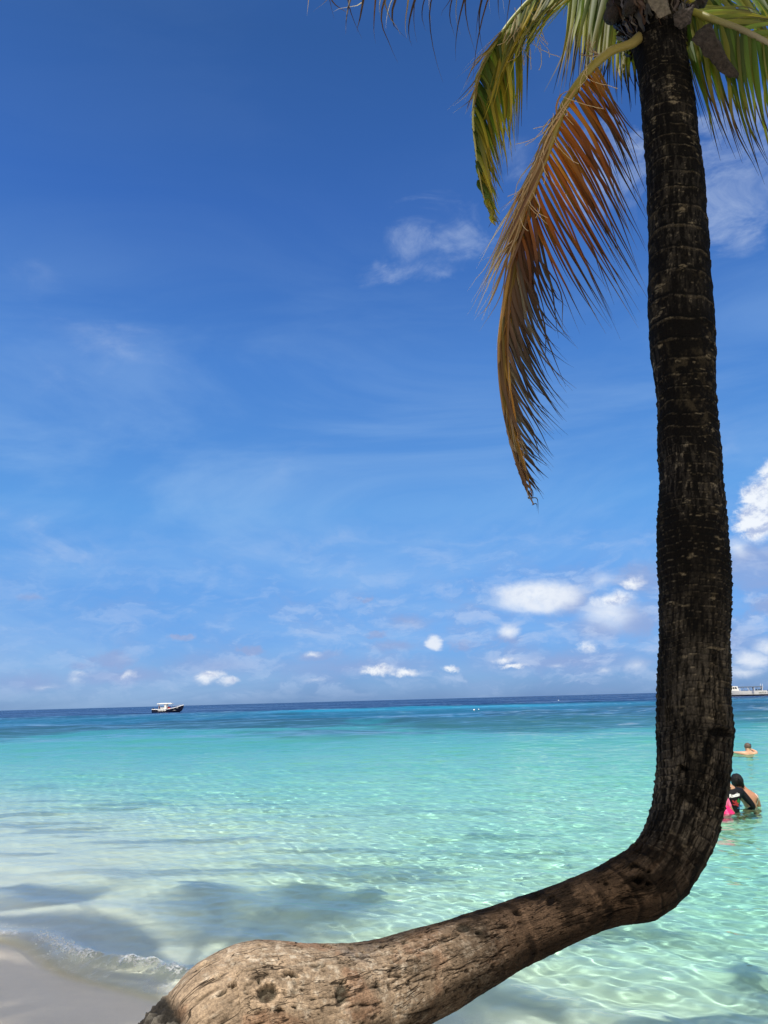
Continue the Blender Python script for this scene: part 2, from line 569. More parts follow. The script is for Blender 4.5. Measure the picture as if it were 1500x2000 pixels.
    for i in range(1500):
        tt = rr.uniform(-8.6, -3.6)
        cr = 0.30+0.10*math.sin(tt*1.1+0.6)+0.05*math.sin(tt*3.7)
        ss = cr+rr.gauss(-0.02, 0.055)
        bx, by = NRM[1], -NRM[0]
        x = bx*tt+NRM[0]*(ss+S0-0.10*math.sin(tt*1.3+1.0)-0.05*math.sin(tt*3.1))
        y = by*tt+NRM[1]*(ss+S0-0.10*math.sin(tt*1.3+1.0)-0.05*math.sin(tt*3.1))
        cl = float(fbm(np.array([x*5.0]), np.array([y*5.0]), octaves=5, gain=0.6)[0])
        if cl < 0.52 + rr.uniform(-.06, .06):
            continue
        z = 0.035*math.exp(-((ss-cr)/0.17)**2)*(0.5+cl)+abs(rr.gauss(0, 0.022))
        r = rr.choice((0.002, 0.0025, 0.003, 0.004, 0.006))
        b = len(vs)
        for v in ico:
            k = rr.uniform(.7, 1.2)
            vs.append((x+v[0]*r*1.5*k, y+v[1]*r*k, z+v[2]*r*.8*k))
        fs += [(a+b, c+b, e+b) for a, c, e in icf]
    fm = np_mesh('sea_foam', vs, fs)
    o = link('sea_foam', fm, mat('froth', (0.62, 0.66, 0.68), 0.5))
    tag(o, 'white broken froth along the small wave at the sand', 'foam', kind='stuff')


WAVE = 0.60
FAR_BUMP = 0.9
ABS = (0.44, 0.018, 0.096)
BODY_NEAR = np.array([0.050, 0.30, 0.272])
BODY_MID = np.array([0.012, 0.085, 0.17])
BODY_FAR = np.array([0.003, 0.014, 0.055])
BODY_REEF = np.array([0.020, 0.045, 0.075])
BODY_CHAN = np.array([0.012, 0.22, 0.38])
build_sea()


def build_bed():
    rows = np.concatenate([np.linspace(-14, 1.1, 70), sea_rows(1.2, 45000, 0.045, 2.5)])
    nx = 420
    u = np.linspace(-1, 1, nx)
    half = np.where(rows < 1.2, 0.92*1.2+2.6+(1.2-rows)*0.9, 0.92*rows+2.6)*1.03
    X = u[None, :]*half[:, None]
    Y = np.repeat(rows[:, None], nx, 1)
    s = s_of(X, Y)
    Z = -depth_of(s, X, Y)
    rip = (fbm(X*1.2, Y*1.2, octaves=4)-.5)*0.10*sstep(0.3, 3, s)+(fbm(X*0.3, Y*0.3, octaves=3)-.5)*0.22*sstep(1.5, 5, s)
    berm = (fbm(X*1.1+7, Y*1.1, octaves=3)-.5)*0.02*sstep(0.2, -0.6, s)
    dry = (fbm(X*4+7, Y*4, octaves=4)-.5)*0.05*sstep(-1.3, -2.4, s)
    Z = np.where(Y < 80, Z+rip*sstep(80, 40, Y), Z)+berm+dry
    me = np_mesh('sand', np.stack([X, Y, Z], -1), grid_faces(*X.shape))
    wet = sstep(-1.15, -0.7, s+0.35*(fbm(X*.8, Y*.8, octaves=3)-.5))
    mott = fbm(X*2.2, Y*2.2, octaves=5)[..., None]
    dryc, wetc, und = np.array([.56, .50, .41]), np.array([.64, .555, .42]), np.array([.83, .80, .66])
    c = dryc*(1-wet[..., None])+wetc*wet[..., None]
    us = sstep(0.0, 0.5, s)[..., None]
    c = c*(1-us)+und*us
    c = c*(0.90+0.2*mott)
    # a few thin dark lines of weed and ripples lying on the shallow bottom
    lump = sstep(0.60, 0.70, fbm(X*0.55+3, Y*1.9+1, octaves=5))*sstep(1.5, 3.0, s)*sstep(12, 6, s)
    c = c*(1-0.45*lump[..., None])
    col_attr(me, 'col', c.reshape(-1, 3))
    flt_attr(me, 'wet', wet)
    m = bpy.data.materials.new('sand')
    m.use_nodes = True
    T = NT(m.node_tree)
    b = m.node_tree.nodes['Principled BSDF']
    pos = T.n('ShaderNodeNewGeometry').outputs['Position']
    g = T.noise(pos, 320.0, 2, 0.6)
    g2 = T.noise(pos, 9.0, 6, 0.65)
    cc = T.mix(1.0, T.n('ShaderNodeAttribute', attribute_name='col').outputs['Color'],
               T.mix(g.outputs['Fac'], (0.86, 0.86, 0.86, 1), (1.12, 1.12, 1.12, 1)), 'MULTIPLY')
    cc = T.mix(1.0, cc, T.mix(g2.outputs['Fac'], (0.9, 0.9, 0.9, 1), (1.08, 1.08, 1.06, 1)), 'MULTIPLY')
    T.put(b, 'Base Color', cc)
    wetf = T.n('ShaderNodeAttribute', attribute_name='wet').outputs['Fac']
    T.put(b, 'Roughness', T.smooth(wetf, 0, 1, 0.9, 0.42))
    bp = T.n('ShaderNodeBump', ins={'Height': T.math('ADD', g.outputs['Fac'], T.math('MULTIPLY', g2.outputs['Fac'], 2.0)), 'Strength': 0.25})
    bp.inputs['Distance'].default_value = 0.006
    T.put(b, 'Normal', bp.outputs[0])
    o = link('sand', me, m)
    tag(o, kind='structure')


build_bed()

# ------------------------------------------------------------------ the bent palm: trunk
def cr_interp(t, ts, vals):
    """Catmull-Rom through rows of vals at parameters ts"""
    vals = np.asarray(vals, float)
    ts = np.asarray(ts, float)
    n = len(ts)
    m = np.gradient(vals, ts, axis=0)
    i = np.clip(np.searchsorted(ts, t, 'right')-1, 0, n-2)
    h = (ts[i+1]-ts[i])[:, None]
    u = ((t-ts[i])/(ts[i+1]-ts[i]))[:, None]
    return ((2*u**3-3*u**2+1)*vals[i]+(u**3-2*u**2+u)*h*m[i]+(-2*u**3+3*u**2)*vals[i+1]+(u**3-u**2)*h*m[i+1])


# left/top outline x,y ; right/bottom outline x,y ; world Y of the middle
TRUNK = [
    (1213, -110, 1330, -112, 3.18), (1219, -30, 1336, -32, 3.17), (1227, 60, 1342, 60, 3.15), (1242, 120, 1345, 120, 3.13),
    (1250, 180, 1353, 180, 3.12), (1255, 240, 1362, 240, 3.1), (1260, 300, 1369, 300, 3.1), (1263, 360, 1378, 360, 3.09), (1265, 420, 1381, 420, 3.08),
    (1266, 480, 1385, 480, 3.07), (1267, 530, 1389, 530, 3.06), (1264, 580, 1393, 580, 3.05), (1267, 640, 1397, 640, 3.05), (1270, 700, 1399, 700, 3.05),
    (1281, 760, 1399, 760, 3.05), (1284, 820, 1403, 820, 3.04), (1284, 880, 1410, 880, 3.04), (1288, 940, 1413, 940, 3.03), (1285, 1000, 1420, 1000, 3.03),
    (1283, 1100, 1428, 1100, 3.02), (1286, 1155, 1430, 1155, 3.02), (1287, 1210, 1429, 1210, 3.02), (1287, 1265, 1428, 1265, 3.02), (1284, 1320, 1429, 1320, 3.01),
    (1283, 1375, 1430, 1375, 3.0), (1282, 1430, 1435, 1430, 3.0), (1282, 1485, 1430, 1490, 2.98), (1280, 1530, 1423, 1543, 2.97), (1272, 1575, 1410, 1606, 2.95),
    (1261, 1612, 1392, 1660, 2.93), (1245, 1637, 1366, 1708, 2.92), (1222, 1660, 1334, 1756, 2.9), (1190, 1680, 1283, 1795, 2.88), (1150, 1701, 1218, 1806, 2.86),
    (1110, 1717, 1167, 1823, 2.83), (1041, 1743, 1100, 1852, 2.78), (954, 1773, 1020, 1893, 2.70), (880, 1797, 960, 1930, 2.62), (800, 1820, 900, 1969, 2.54),
    (730, 1839, 830, 2006, 2.47), (665, 1847, 760, 2044, 2.41), (600, 1845, 690, 2084, 2.35), (540, 1838, 600, 2118, 2.31), (484, 1839, 515, 2142, 2.28),
    (428, 1858, 455, 2175, 2.25), (378, 1888, 448, 2204, 2.22), (330, 1942, 465, 2240, 2.2), (280, 1994, 490, 2290, 2.18), (230, 2060, 520, 2350, 2.16),
    (165, 2170, 560, 2440, 2.14), (100, 2320, 610, 2560, 2.12), (40, 2500, 670, 2690, 2.1), (-20, 2640, 730, 2830, 2.08)]


def build_trunk(root):
    C, S, Dn = [], [], []
    for (ax, ay, bx, by, Y) in TRUNK:
        ra, rb = ray(ax, ay).normalized(), ray(bx, by).normalized()
        bis = (ra+rb).normalized()
        D = Y/bis.y
        C.append(Vector((0, 0, H))+bis*D)
        S.append((rb-ra).normalized()*D*math.sin(ra.angle(rb)/2))
    C = np.array([tuple(v) for v in C])
    S = np.array([tuple(v) for v in S])
    ts = np.concatenate([[0], np.cumsum(np.linalg.norm(np.diff(C, axis=0), axis=1))])
    n = 1500
    t = np.linspace(0, ts[-1], n)
    c = cr_interp(t, ts, C)
    s = cr_interp(t, ts, S)
    r = np.linalg.norm(s, axis=1)
    tan = np.gradient(c, axis=0)
    tan /= np.linalg.norm(tan, axis=1)[:, None]
    sn = s/r[:, None]
    dn = np.cross(tan, sn)
    dn /= np.linalg.norm(dn, axis=1)[:, None]      # points away from / towards the camera
    if dn[300][1] > 0:
        dn = -dn
    # now dn faces the camera
    na = 300
    ang = np.linspace(0, 2*math.pi, na, endpoint=False)
    ca, sa = np.cos(ang), np.sin(ang)
    Rr = r[:, None]*np.ones(na)[None, :]
    Lc = t[:, None]*np.ones(na)[None, :]
    bx, by = ca[None, :]*0.145, sa[None, :]*0.145
    BX, BY = bx*np.ones(n)[:, None], by*np.ones(n)[:, None]
    horiz = sstep(4.45, 4.9, t)[:, None]          # 0 on the upright, 1 past the bend
    # leaf-scar rings on the upright, jittered and broken
    jit = 0.05*(fbm(BX*9, BY*9, Lc*1.5, 3)-.5)
    ringp = (Lc+jit+0.02*np.sin(ang)[None, :])*1.0
    warp = ringp*(19+3*np.sin(ringp*1.7))
    saw = warp-np.floor(warp)
    cell = np.floor(warp)
    rs = _h(cell.astype(np.int64), np.zeros_like(cell, dtype=np.int64), np.full(cell.shape, 3, np.int64))
    rise = np.exp(-saw*5.0)*sstep(0, 0.08, saw)
    disp = 0.0085*rise*(0.4+rs)*(1-0.62*horiz)*(1-.8*sstep(5.2, 5.8, t)[:, None])
    fine = fbm(BX*28, BY*28, Lc*60, 4, 0.6)-.5
    disp += 0.0055*fine*(1-0.4*horiz)
    disp += 0.012*(fbm(BX*10, BY*10, Lc*9, 3)-.5)*(1-0.45*horiz)
    fr = fbm(BX*26, BY*26, Lc*7, 4, 0.6)-.5         # fibres lengthwise
    disp += 0.0032*fr
    # lengthwise cracks near the bend and along the fallen part
    cn = fbm(BX*36+4, BY*36, Lc*5.0+0.6*np.sin(ang*3)[None, :], 3, 0.5)
    crack = np.exp(-(np.abs(cn-.5)/0.015)**2)
    brk = sstep(0.40, 0.54, fbm(BX*8+9, BY*8, Lc*9+3, 3))
    ckz = sstep(3.5, 4.2, t)[:, None]
    crack = crack*brk*ckz
    # shallower short checks, many, on the sunlit base
    cn2 = fbm(BX*48+40, BY*48, Lc*9, 3, 0.5)
    crack2 = np.exp(-(np.abs(cn2-.5)/0.014)**2)*sstep(0.50, 0.62, fbm(BX*14+19, BY*14, Lc*16+3, 3))*ckz
    disp -= 0.008*crack+0.004*crack2
    pits = sstep(0.72, 0.80, fbm(BX*46+3, BY*46, Lc*46, 2))*horiz
    disp -= 0.006*pits
    disp -= np.mean(disp, axis=1)[:, None]
    Rr = Rr+disp
    V = c[:, None, :]+Rr[..., None]*(ca[None, :, None]*sn[:, None, :]+sa[None, :, None]*dn[:, None, :])
    Pw = V.reshape(-1, 3)
    # knots and holes, given where they are seen
    inv = np.array(CM.transposed())
    q = (Pw-np.array([0, 0, H])) @ inv.T
    sx = 750+F*q[:, 0]/-q[:, 2]
    sy = 1000-F*q[:, 1]/-q[:, 2]
    front = (np.tile(sa, n) > -0.1)
    nrm = (ca[None, :, None]*sn[:, None, :]+sa[None, :, None]*dn[:, None, :]).reshape(-1, 3)
    HOLES = [(522, 1941, 21, 17, .020, -.5), (423, 1908, 6, 4, .02, 0), (455, 1924, 9, 6, .02, -.2), (505, 1918, 4, 4, .015, 0), (568, 1903, 16, 5, .02, .3), (631, 1887, 4, 3, .015, 0),
             (670, 1918, 8, 3, .02, 0), (668, 1941, 13, 20, .012, 0), (398, 1885, 8, 4, .02, -.7), (432, 1941, 12, 4, .014, -.35), (1248, 1718, 10, 8, .03, 0), (1266, 1726, 6, 4, .02, 0),
             (1267, 1702, 4, 4, .015, 0), (1184, 1725, 5, 4, .01, 0), (1076, 1758, 8, 12, .012, .5), (1012, 1783, 9, 6, .012, 0), (1334, 1500, 12, 5, .02, .4), (1408, 1574, 4, 7, .02, 0),
             (1350, 1558, 18, 10, .008, .3), (1405, 1430, 22, 10, .015, 0), (1240, 1690, 10, 5, .01, 0), (610, 1952, 7, 2, .01, 0), (575, 1968, 6, 2, .01, 0), (590, 1934, 5, 3, .01, 0), (545, 1973, 9, 3, .012, 0),
             (1140, 1500, 1, 1, 0, 0), (935, 1822, 7, 4, .01, 0), (905, 1812, 14, 8, .006, 0)]
    hole = np.zeros(len(Pw))
    rim = np.zeros(len(Pw))
    push = np.zeros(len(Pw))
    for (hx, hy, wx, wy, dp, an) in HOLES:
        dx, dy = sx-hx, sy-hy
        ex = (dx*math.cos(an)+dy*math.sin(an))/wx
        ey = (-dx*math.sin(an)+dy*math.cos(an))/wy
        rr = np.sqrt(ex**2+ey**2)*(0.85+0.3*vnoise(sx*.15, sy*.15))
        hh = sstep(1.15, 0.75, rr)*front
        hole = np.maximum(hole, hh)
        rim = np.maximum(rim, sstep(1.75, 1.1, rr)*front*(dp > .012))
        push = np.maximum(push, hh*dp)
    Pw = Pw-nrm*push[:, None]+nrm*(0.004*rim*(1-hole))[:, None]
    hump = np.exp(-((sx-560)/120)**2-((sy-1880)/26)**2)*front*np.tile(np.ones(na), n)
    # rough dark bark of the root end
    rootz = sstep(0, 34, 0.62*(sy-1900)-(sx-318)+14*(vnoise(sx*.06, sy*.06)-.5))*(np.repeat(t, na) > 6.15)
    rg = fbm(Pw[:, 0]*30, Pw[:, 1]*30, Pw[:, 2]*30, 4, .65)
    Pw = Pw+nrm*((rg-.5)*0.075*rootz)[:, None]
    Tt = np.repeat(t, na)
    # caps so the tube is closed
    faces = grid_faces(n, na, wrap=True)
    me = np_mesh('trunk', Pw, faces)
    # ---------------- colours (bark pigment with crown shade and sun painted into its zones, lichen, scars)
    BXf, BYf, Lf = BX.ravel(), BY.ravel(), Lc.ravel()
    tone = fbm(BXf*12, BYf*12, Lf*6, 5, .6)
    W0, W1, W2 = Pw[:, 0], Pw[:, 1], Pw[:, 2]
    lick = fbm(W0*30+5, W1*30, W2*30, 5, .65)
    grit = fbm(W0*90+5, W1*90, W2*90, 3, .6)
    fibre = fbm(BXf*85+3, BYf*85, Lf*16, 4, .65)
    specks = fbm(BXf*60+33, BYf*60, Lf*45, 4, .7)
    up = np.array([0.0035, 0.0030, 0.0028])  # upright to mid darkened with crown shade, base kept sunlit pale
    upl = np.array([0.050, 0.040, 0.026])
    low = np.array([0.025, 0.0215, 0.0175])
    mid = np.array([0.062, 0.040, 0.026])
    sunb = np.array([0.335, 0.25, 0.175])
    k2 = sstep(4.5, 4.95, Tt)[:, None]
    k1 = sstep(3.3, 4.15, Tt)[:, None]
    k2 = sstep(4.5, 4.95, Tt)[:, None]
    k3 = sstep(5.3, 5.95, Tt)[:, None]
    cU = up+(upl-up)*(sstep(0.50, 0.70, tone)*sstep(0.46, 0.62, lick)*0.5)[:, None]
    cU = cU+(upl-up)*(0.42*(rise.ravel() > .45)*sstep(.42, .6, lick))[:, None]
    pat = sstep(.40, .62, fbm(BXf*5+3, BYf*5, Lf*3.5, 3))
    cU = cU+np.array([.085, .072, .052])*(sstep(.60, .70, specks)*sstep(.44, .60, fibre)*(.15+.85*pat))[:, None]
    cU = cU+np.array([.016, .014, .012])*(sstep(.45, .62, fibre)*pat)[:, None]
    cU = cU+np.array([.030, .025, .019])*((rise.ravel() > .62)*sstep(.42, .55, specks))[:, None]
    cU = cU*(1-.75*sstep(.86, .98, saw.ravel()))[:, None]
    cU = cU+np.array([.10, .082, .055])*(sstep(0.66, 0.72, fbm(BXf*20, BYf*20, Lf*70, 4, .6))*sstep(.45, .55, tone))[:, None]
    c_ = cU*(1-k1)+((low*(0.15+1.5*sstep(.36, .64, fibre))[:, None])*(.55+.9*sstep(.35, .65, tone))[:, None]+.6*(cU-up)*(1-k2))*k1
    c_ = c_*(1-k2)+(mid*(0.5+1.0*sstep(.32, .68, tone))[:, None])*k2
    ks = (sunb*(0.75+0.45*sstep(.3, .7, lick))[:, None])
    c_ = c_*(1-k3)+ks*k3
    # dark leaf-scar lines run on round the bend and out along the fallen part
    scar = (sstep(.78, .95, saw.ravel())+sstep(.10, .0, saw.ravel()))*sstep(.34, .52, fbm(BXf*11+91, BYf*11, Lf*12, 3))
    scar = scar*sstep(2.9, 3.6, Tt)*(1-sstep(5.2, 5.7, Tt))
    c_ = c_*(1-.62*np.clip(scar, 0, 1)[:, None])
    c_ = c_*(1+.55*((rise.ravel() > .5)*(rise.ravel() < .9)*sstep(.42, .56, lick)*sstep(3.2, 3.8, Tt)*(1-k3[:, 0]))[:, None])
    # pale lichen and dark blotches on the fallen part, darker along its top and underside
    pale = sstep(.50, .60, fbm(W0*22+31, W1*22, W2*22, 5, .7))*sstep(.45, .6, grit)*k3[:, 0]
    c_ = c_*(1-.65*pale[:, None])+np.array([.52, .45, .36])*.65*pale[:, None]
    rust = sstep(.54, .66, fbm(W0*9+51, W1*9, W2*9, 4, .6))*k3[:, 0]*.8
    c_ = c_*(1-.5*rust[:, None])+np.array([.22, .095, .05])*.5*rust[:, None]
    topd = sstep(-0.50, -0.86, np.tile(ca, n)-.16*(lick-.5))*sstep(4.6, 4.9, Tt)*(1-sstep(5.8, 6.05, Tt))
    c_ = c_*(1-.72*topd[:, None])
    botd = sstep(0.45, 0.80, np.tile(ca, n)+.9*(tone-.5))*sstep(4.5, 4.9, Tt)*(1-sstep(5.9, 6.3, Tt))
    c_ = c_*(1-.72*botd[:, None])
    blot = sstep(.58, .66, fbm(BXf*13+71, BYf*13, Lf*10, 4, .6))*sstep(3.9, 4.4, Tt)*(1-.7*k3[:, 0])
    c_ = c_*(1-.7*blot[:, None])
    scr = np.exp(-((sx-550)/85)**2-((sy-1872)/13)**2)*sstep(.50, .60, fbm(sx*.07, sy*.16, octaves=4, gain=.65))*front
    c_ = c_*(1-scr[:, None])+np.array([.58, .50, .40])*scr[:, None]
    scr2 = np.exp(-((sx-700)/40)**2-((sy-1862)/16)**2)*front*sstep(.45, .6, lick)
    c_ = c_*(1-.8*scr2[:, None])+np.array([.13, .11, .10])*.8*scr2[:, None]
    ck = np.clip(crack+.75*crack2, 0, 1).ravel()
    c_ = c_*(1-.86*ck[:, None])
    c_ = c_*(1-.6*pits.ravel()[:, None])
    c_ = c_*(1+(.6*rim*(1-hole)*k3[:, 0])[:, None])
    c_ = c_*(1-.80*hole[:, None])+np.array([.07, .068, .052])*(hole*k3[:, 0]*sstep(.3, .6, grit))[:, None]*.8
    rz = rootz[:, None]
    c_ = c_*(1-rz)+(np.array([.03, .027, .024])+np.array([.12, .11, .095])*sstep(.5, .7, rg)[:, None])*rz
    c_ = c_*(.84+.32*grit[:, None])
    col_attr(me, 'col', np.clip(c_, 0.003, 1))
    vec_attr(me, 'tube', np.stack([BXf, BYf, Lf], -1)*np.array([1, 1, 1.0]))
    flt_attr(me, 'crackzone', sstep(3.7, 4.5, Tt)*(1-rootz)*(1-.8*hole))
    m = bpy.data.materials.new('palm_bark')
    m.use_nodes = True
    T = NT(m.node_tree)
    b = m.node_tree.nodes['Principled BSDF']
    b.inputs['Roughness'].default_value = 0.88
    b.inputs['Specular IOR Level'].default_value = 0.07
    tb = T.n('ShaderNodeAttribute', attribute_name='tube').outputs['Vector']
    n1 = T.noise(T.n('ShaderNodeNewGeometry').outputs['Position'], 150, 6, .75)
    n2 = T.noise(T.vec('MULTIPLY', tb, (1, 1, .12)), 130, 4, .6)
    zone = T.n('ShaderNodeAttribute', attribute_name='crackzone').outputs['Fac']
    wv = T.noise(tb, 9, 2, .5)
    tw = T.vec('ADD', tb, T.vec('MULTIPLY', T.vec('SUBTRACT', wv.outputs['Color'], (.5, .5, .5)), (.03, .03, .05)))

    def cracks(sc, st, wid, mk, lo, hi):
        a = T.noise(T.vec('MULTIPLY', tw, (1, 1, st)), sc, 3, .55)
        ln = T.smooth(T.math('ABSOLUTE', T.math('SUBTRACT', a.outputs['Fac'], .5)), wid, wid*.25)
        b_ = T.noise(T.vec('MULTIPLY', tw, (1, 1, .45)), mk, 3, .5)
        return T.math('MULTIPLY', T.math('MULTIPLY', ln, T.smooth(b_.outputs['Fac'], lo, hi)), zone)
    ck1 = cracks(30, .13, .016, 17, .44, .54)
    ck2 = cracks(62, .16, .016, 30, .47, .57)
    ck = T.math('MAXIMUM', ck1, T.math('MULTIPLY', ck2, .8))
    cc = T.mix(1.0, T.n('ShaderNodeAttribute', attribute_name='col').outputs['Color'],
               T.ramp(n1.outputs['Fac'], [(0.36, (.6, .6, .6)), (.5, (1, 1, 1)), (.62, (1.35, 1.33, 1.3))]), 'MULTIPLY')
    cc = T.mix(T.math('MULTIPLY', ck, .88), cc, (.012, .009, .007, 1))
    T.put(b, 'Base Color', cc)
    hh = T.math('ADD', n1.outputs['Fac'], T.math('MULTIPLY', n2.outputs['Fac'], 1.2))
    hh = T.math('SUBTRACT', hh, T.math('MULTIPLY', ck, 1.6))
    bp = T.n('ShaderNodeBump', ins={'Height': hh, 'Strength': .8})
    bp.inputs['Distance'].default_value = .008
    T.put(b, 'Normal', bp.outputs[0])
    return wlink('trunk', me, m, root)


base_pt = PY(330, 2700, 2.1)
palm = empty('palm_tree', (base_pt.x, base_pt.y, 0.15))
tag(palm, 'coconut palm whose trunk lies low over the sand and then bends straight up, shade-painted bark', 'palm tree')
build_trunk(palm)


# ------------------------------------------------------------------ fronds
def leaf_material(name, rough=0.55, trans=0.5):
    m = bpy.data.materials.new(name)
    m.use_nodes = True
    T = NT(m.node_tree)
    m.node_tree.nodes.clear()
    out = T.n('ShaderNodeOutputMaterial')
    col = T.n('ShaderNodeAttribute', attribute_name='col').outputs['Color']
    uv = T.n('ShaderNodeAttribute', attribute_name='leafuv').outputs['Vector']
    nn = T.noise(T.vec('MULTIPLY', uv, (1, 9, 1)), 9, 3, .6)
    c = T.mix(1.0, col, T.ramp(nn.outputs['Fac'], [(.3, (.62, .60, .58)), (.55, (1, 1, 1)), (.75, (1.3, 1.3, 1.2))]), 'MULTIPLY')
    pb = T.n('ShaderNodeBsdfPrincipled', ins={'Base Color': c, 'Roughness': rough, 'Specular IOR Level': .35})
    tr = T.n('ShaderNodeBsdfTranslucent', ins={'Color': T.mix(1.0, c, (1.5, 1.35, .9, 1), 'MULTIPLY')})
    mx = T.n('ShaderNodeMixShader', ins={0: trans, 1: pb.outputs[0], 2: tr.outputs[0]})
    T.t.links.new(mx.outputs[0], out.inputs[0])
    return m


M_LEAF = leaf_material('palm_leaf')
M_RACH = leaf_material('palm_midrib', .45, .06)


class Strips:
    """collects leaflets (folded strips) and tubes as one mesh with colours"""
    def __init__(s):
        s.v, s.f, s.c, s.u = [], [], [], []
        s.q = 0

    def strip(s, pts, widths, side, fold, cols):
        b = len(s.v)
        n = len(pts)
        s.q += 1
        for i, p in enumerate(pts):
            tv = (pts[min(i+1, n-1)]-pts[max(i-1, 0)])
            sd = side-tv*(side.dot(tv)/max(1e-12, tv.length_squared))
            if sd.length < 1e-6:
                sd = Vector((1, 0, 0))
            sd.normalize()
            nv = tv.cross(sd).normalized()
            w = widths[i]
            s.v += [tuple(p-sd*w+nv*w*fold), tuple(p), tuple(p+sd*w+nv*w*fold)]
            s.c += [cols[i]]*3
            s.u += [(i/n+s.q*3.7, -1, 0), (i/n+s.q*3.7, 0, 0), (i/n+s.q*3.7, 1, 0)]
        for i in range(n-1):
            a = b+3*i
            s.f += [(a, a+1, a+4, a+3), (a+1, a+2, a+5, a+4)]

    def tube(s, pts, radii, cols, k=7, flat=1.0):
        b = len(s.v)
        n = len(pts)
        s.q += 1
        for i, p in enumerate(pts):
            tv = (pts[min(i+1, n-1)]-pts[max(i-1, 0)]).normalized()
            a = Vector((0, -1, 0.2))
            a = (a-tv*a.dot(tv)).normalized()
            c = tv.cross(a)
            for j in range(k):
                w = 2*math.pi*j/k
                s.v.append(tuple(p+(a*math.cos(w)*flat+c*math.sin(w))*radii[i]))
                s.c.append(cols[i])
                s.u.append((i*.15+s.q, j*.2, 0))
        for i in range(n-1):
            for j in range(k):
                j2 = (j+1) % k
                s.f.append((b+i*k+j, b+i*k+j2, b+(i+1)*k+j2, b+(i+1)*k+j))

    def mesh(s, name):
        me = np_mesh(name, s.v, s.f)
        col_attr(me, 'col', s.c)
        vec_attr(me, 'leafuv', s.u)
        return me


def lerpc(a, b, t):
    return tuple(a[i]+(b[i]-a[i])*t for i in range(3))


def ramp_col(stops, t):
    for (p0, c0), (p1, c1) in zip(stops, stops[1:]):
        if t <= p1:
            return lerpc(c0, c1, 0 if p1 == p0 else max(0, (t-p0)/(p1-p0)))
    return stops[-1][1]


def curve_pts(ctrl, n):
    C = np.array([tuple(c) for c in ctrl])
    ts = np.concatenate([[0], np.cumsum(np.linalg.norm(np.diff(C, axis=0), axis=1))])
    t = np.linspace(0, ts[-1], n)
    return [Vector(r) for r in cr_interp(t, ts, C)]


def key_lerp(keys, t):
    for a, b in zip(keys, keys[1:]):
        if t <= b[0]:
            u = 0 if b[0] == a[0] else max(0.0, (t-a[0])/(b[0]-a[0]))
            return [x+(y-x)*u for x, y in zip(a[1:], b[1:])]
    return list(keys[-1][1:])


def frond(rachis_px, r0, r1, sides, rach_cols, label=None, seed=1, extra=None, flat=1.0):
    """rachis_px: (px, py, worldY). sides: list of dicts(keys=[(t, tipx, tipy, tipY, ctrlx, ctrly)], n, w, stops, ...)
    tip positions are where the leaflet ends are seen in the photograph, at a real depth"""
    rr = random.Random(seed)
    ctrl = [PY(*q) for q in rachis_px]
    R = curve_pts(ctrl, 80)
    rs = Strips()
    rs.tube(R, [r0+(r1-r0)*(i/79)**.8 for i in range(80)], [ramp_col(rach_cols, i/79) for i in range(80)], 9, flat)
    ls = Strips()
    for sd in sides:
        n = sd['n']
        t0, t1 = sd['keys'][0][0], sd['keys'][-1][0]
        for i in range(n):
            t = t0+(t1-t0)*(i+rr.uniform(-.3, .3))/max(1, n-1)
            t = min(max(t, 0), 1)
            if rr.random() < sd.get('miss', 0):
                continue
            k = key_lerp(sd['keys'], t)
            p0 = R[min(79, int(t*79))].copy()
            J = sd.get('jit', 12)
            tip = PY(k[0]+rr.gauss(0, J), k[1]+rr.gauss(0, J), k[2]+rr.gauss(0, sd.get('jy', .06)))
            cy = (p0.y+tip.y)/2+rr.gauss(0, .03)
            cl = PY(k[3]+rr.gauss(0, J*.45), k[4]+rr.gauss(0, J*.45), cy)
            ln = sd.get('len', 1)*rr.uniform(sd.get('lmin', .8), 1.06)
            tip = p0+(tip-p0)*ln
            cl = p0+(cl-p0)*ln
            N = 12
            wob = Vector((rr.gauss(0, 1), rr.gauss(0, 1), rr.gauss(0, 1)))*sd.get('wob', .008)
            kink = rr.uniform(.35, .8)
            pts = []
            for j in range(N+1):
                u = j/N
                p = p0*(1-u)**2+cl*2*u*(1-u)+tip*u*u
                p = p+wob*math.sin(u*math.pi*2.3+rr.random()*.2)+wob*.9*max(0, u-kink)*2
                pts.append(p)
            w0 = sd['w']*rr.uniform(.8, 1.2)*min(1.0, .25+(tip-p0).length/.22)
            ws = []
            for j in range(N+1):
                u = j/N
                ws.append(w0*(.55+.45*min(1, u/.2))*max(.035, (1-u**1.25))*(1-.25*u))
            ref = Vector((rr.gauss(0, .45), -1, rr.gauss(0, .45)))
            tv = (tip-p0).normalized()
            side = tv.cross(ref).normalized()
            hue = rr.random()
            st = sd['stops'] if hue > sd.get('altp', 0) else sd['alt']
            lum = rr.uniform(.45, 1.3)
            cols = []
            for j in range(N+1):
                u = min(1, max(0, j/N+rr.uniform(-.02, .02)+sd.get('cshift', .08)*(hue-.5)*2))
                c = ramp_col(st, u)
                cols.append(tuple(x*lum for x in c))
            ls.strip(pts, ws, side, sd.get('fold', .35), cols)
    fr = wlink('frond', rs.mesh('frond'), M_RACH, palm)
    if extra:
        extra(ls, R, rr)
    wlink('leaflets', ls.mesh('leaflets'), M_LEAF, fr)
    if label:
        fr['label'] = label
    return fr


GRN = (.115, .175, .018)
GDK = (.060, .10, .014)
YEL = (.42, .31, .028)
YGR = (.27, .26, .026)
ORG = (.42, .13, .012)
BRN = (.115, .042, .016)
DBR = (.045, .026, .018)
GRY = (.14, .115, .095)
TAN = (.46, .33, .18)
PAL = (.62, .52, .36)
BLK = (.018, .014, .012)

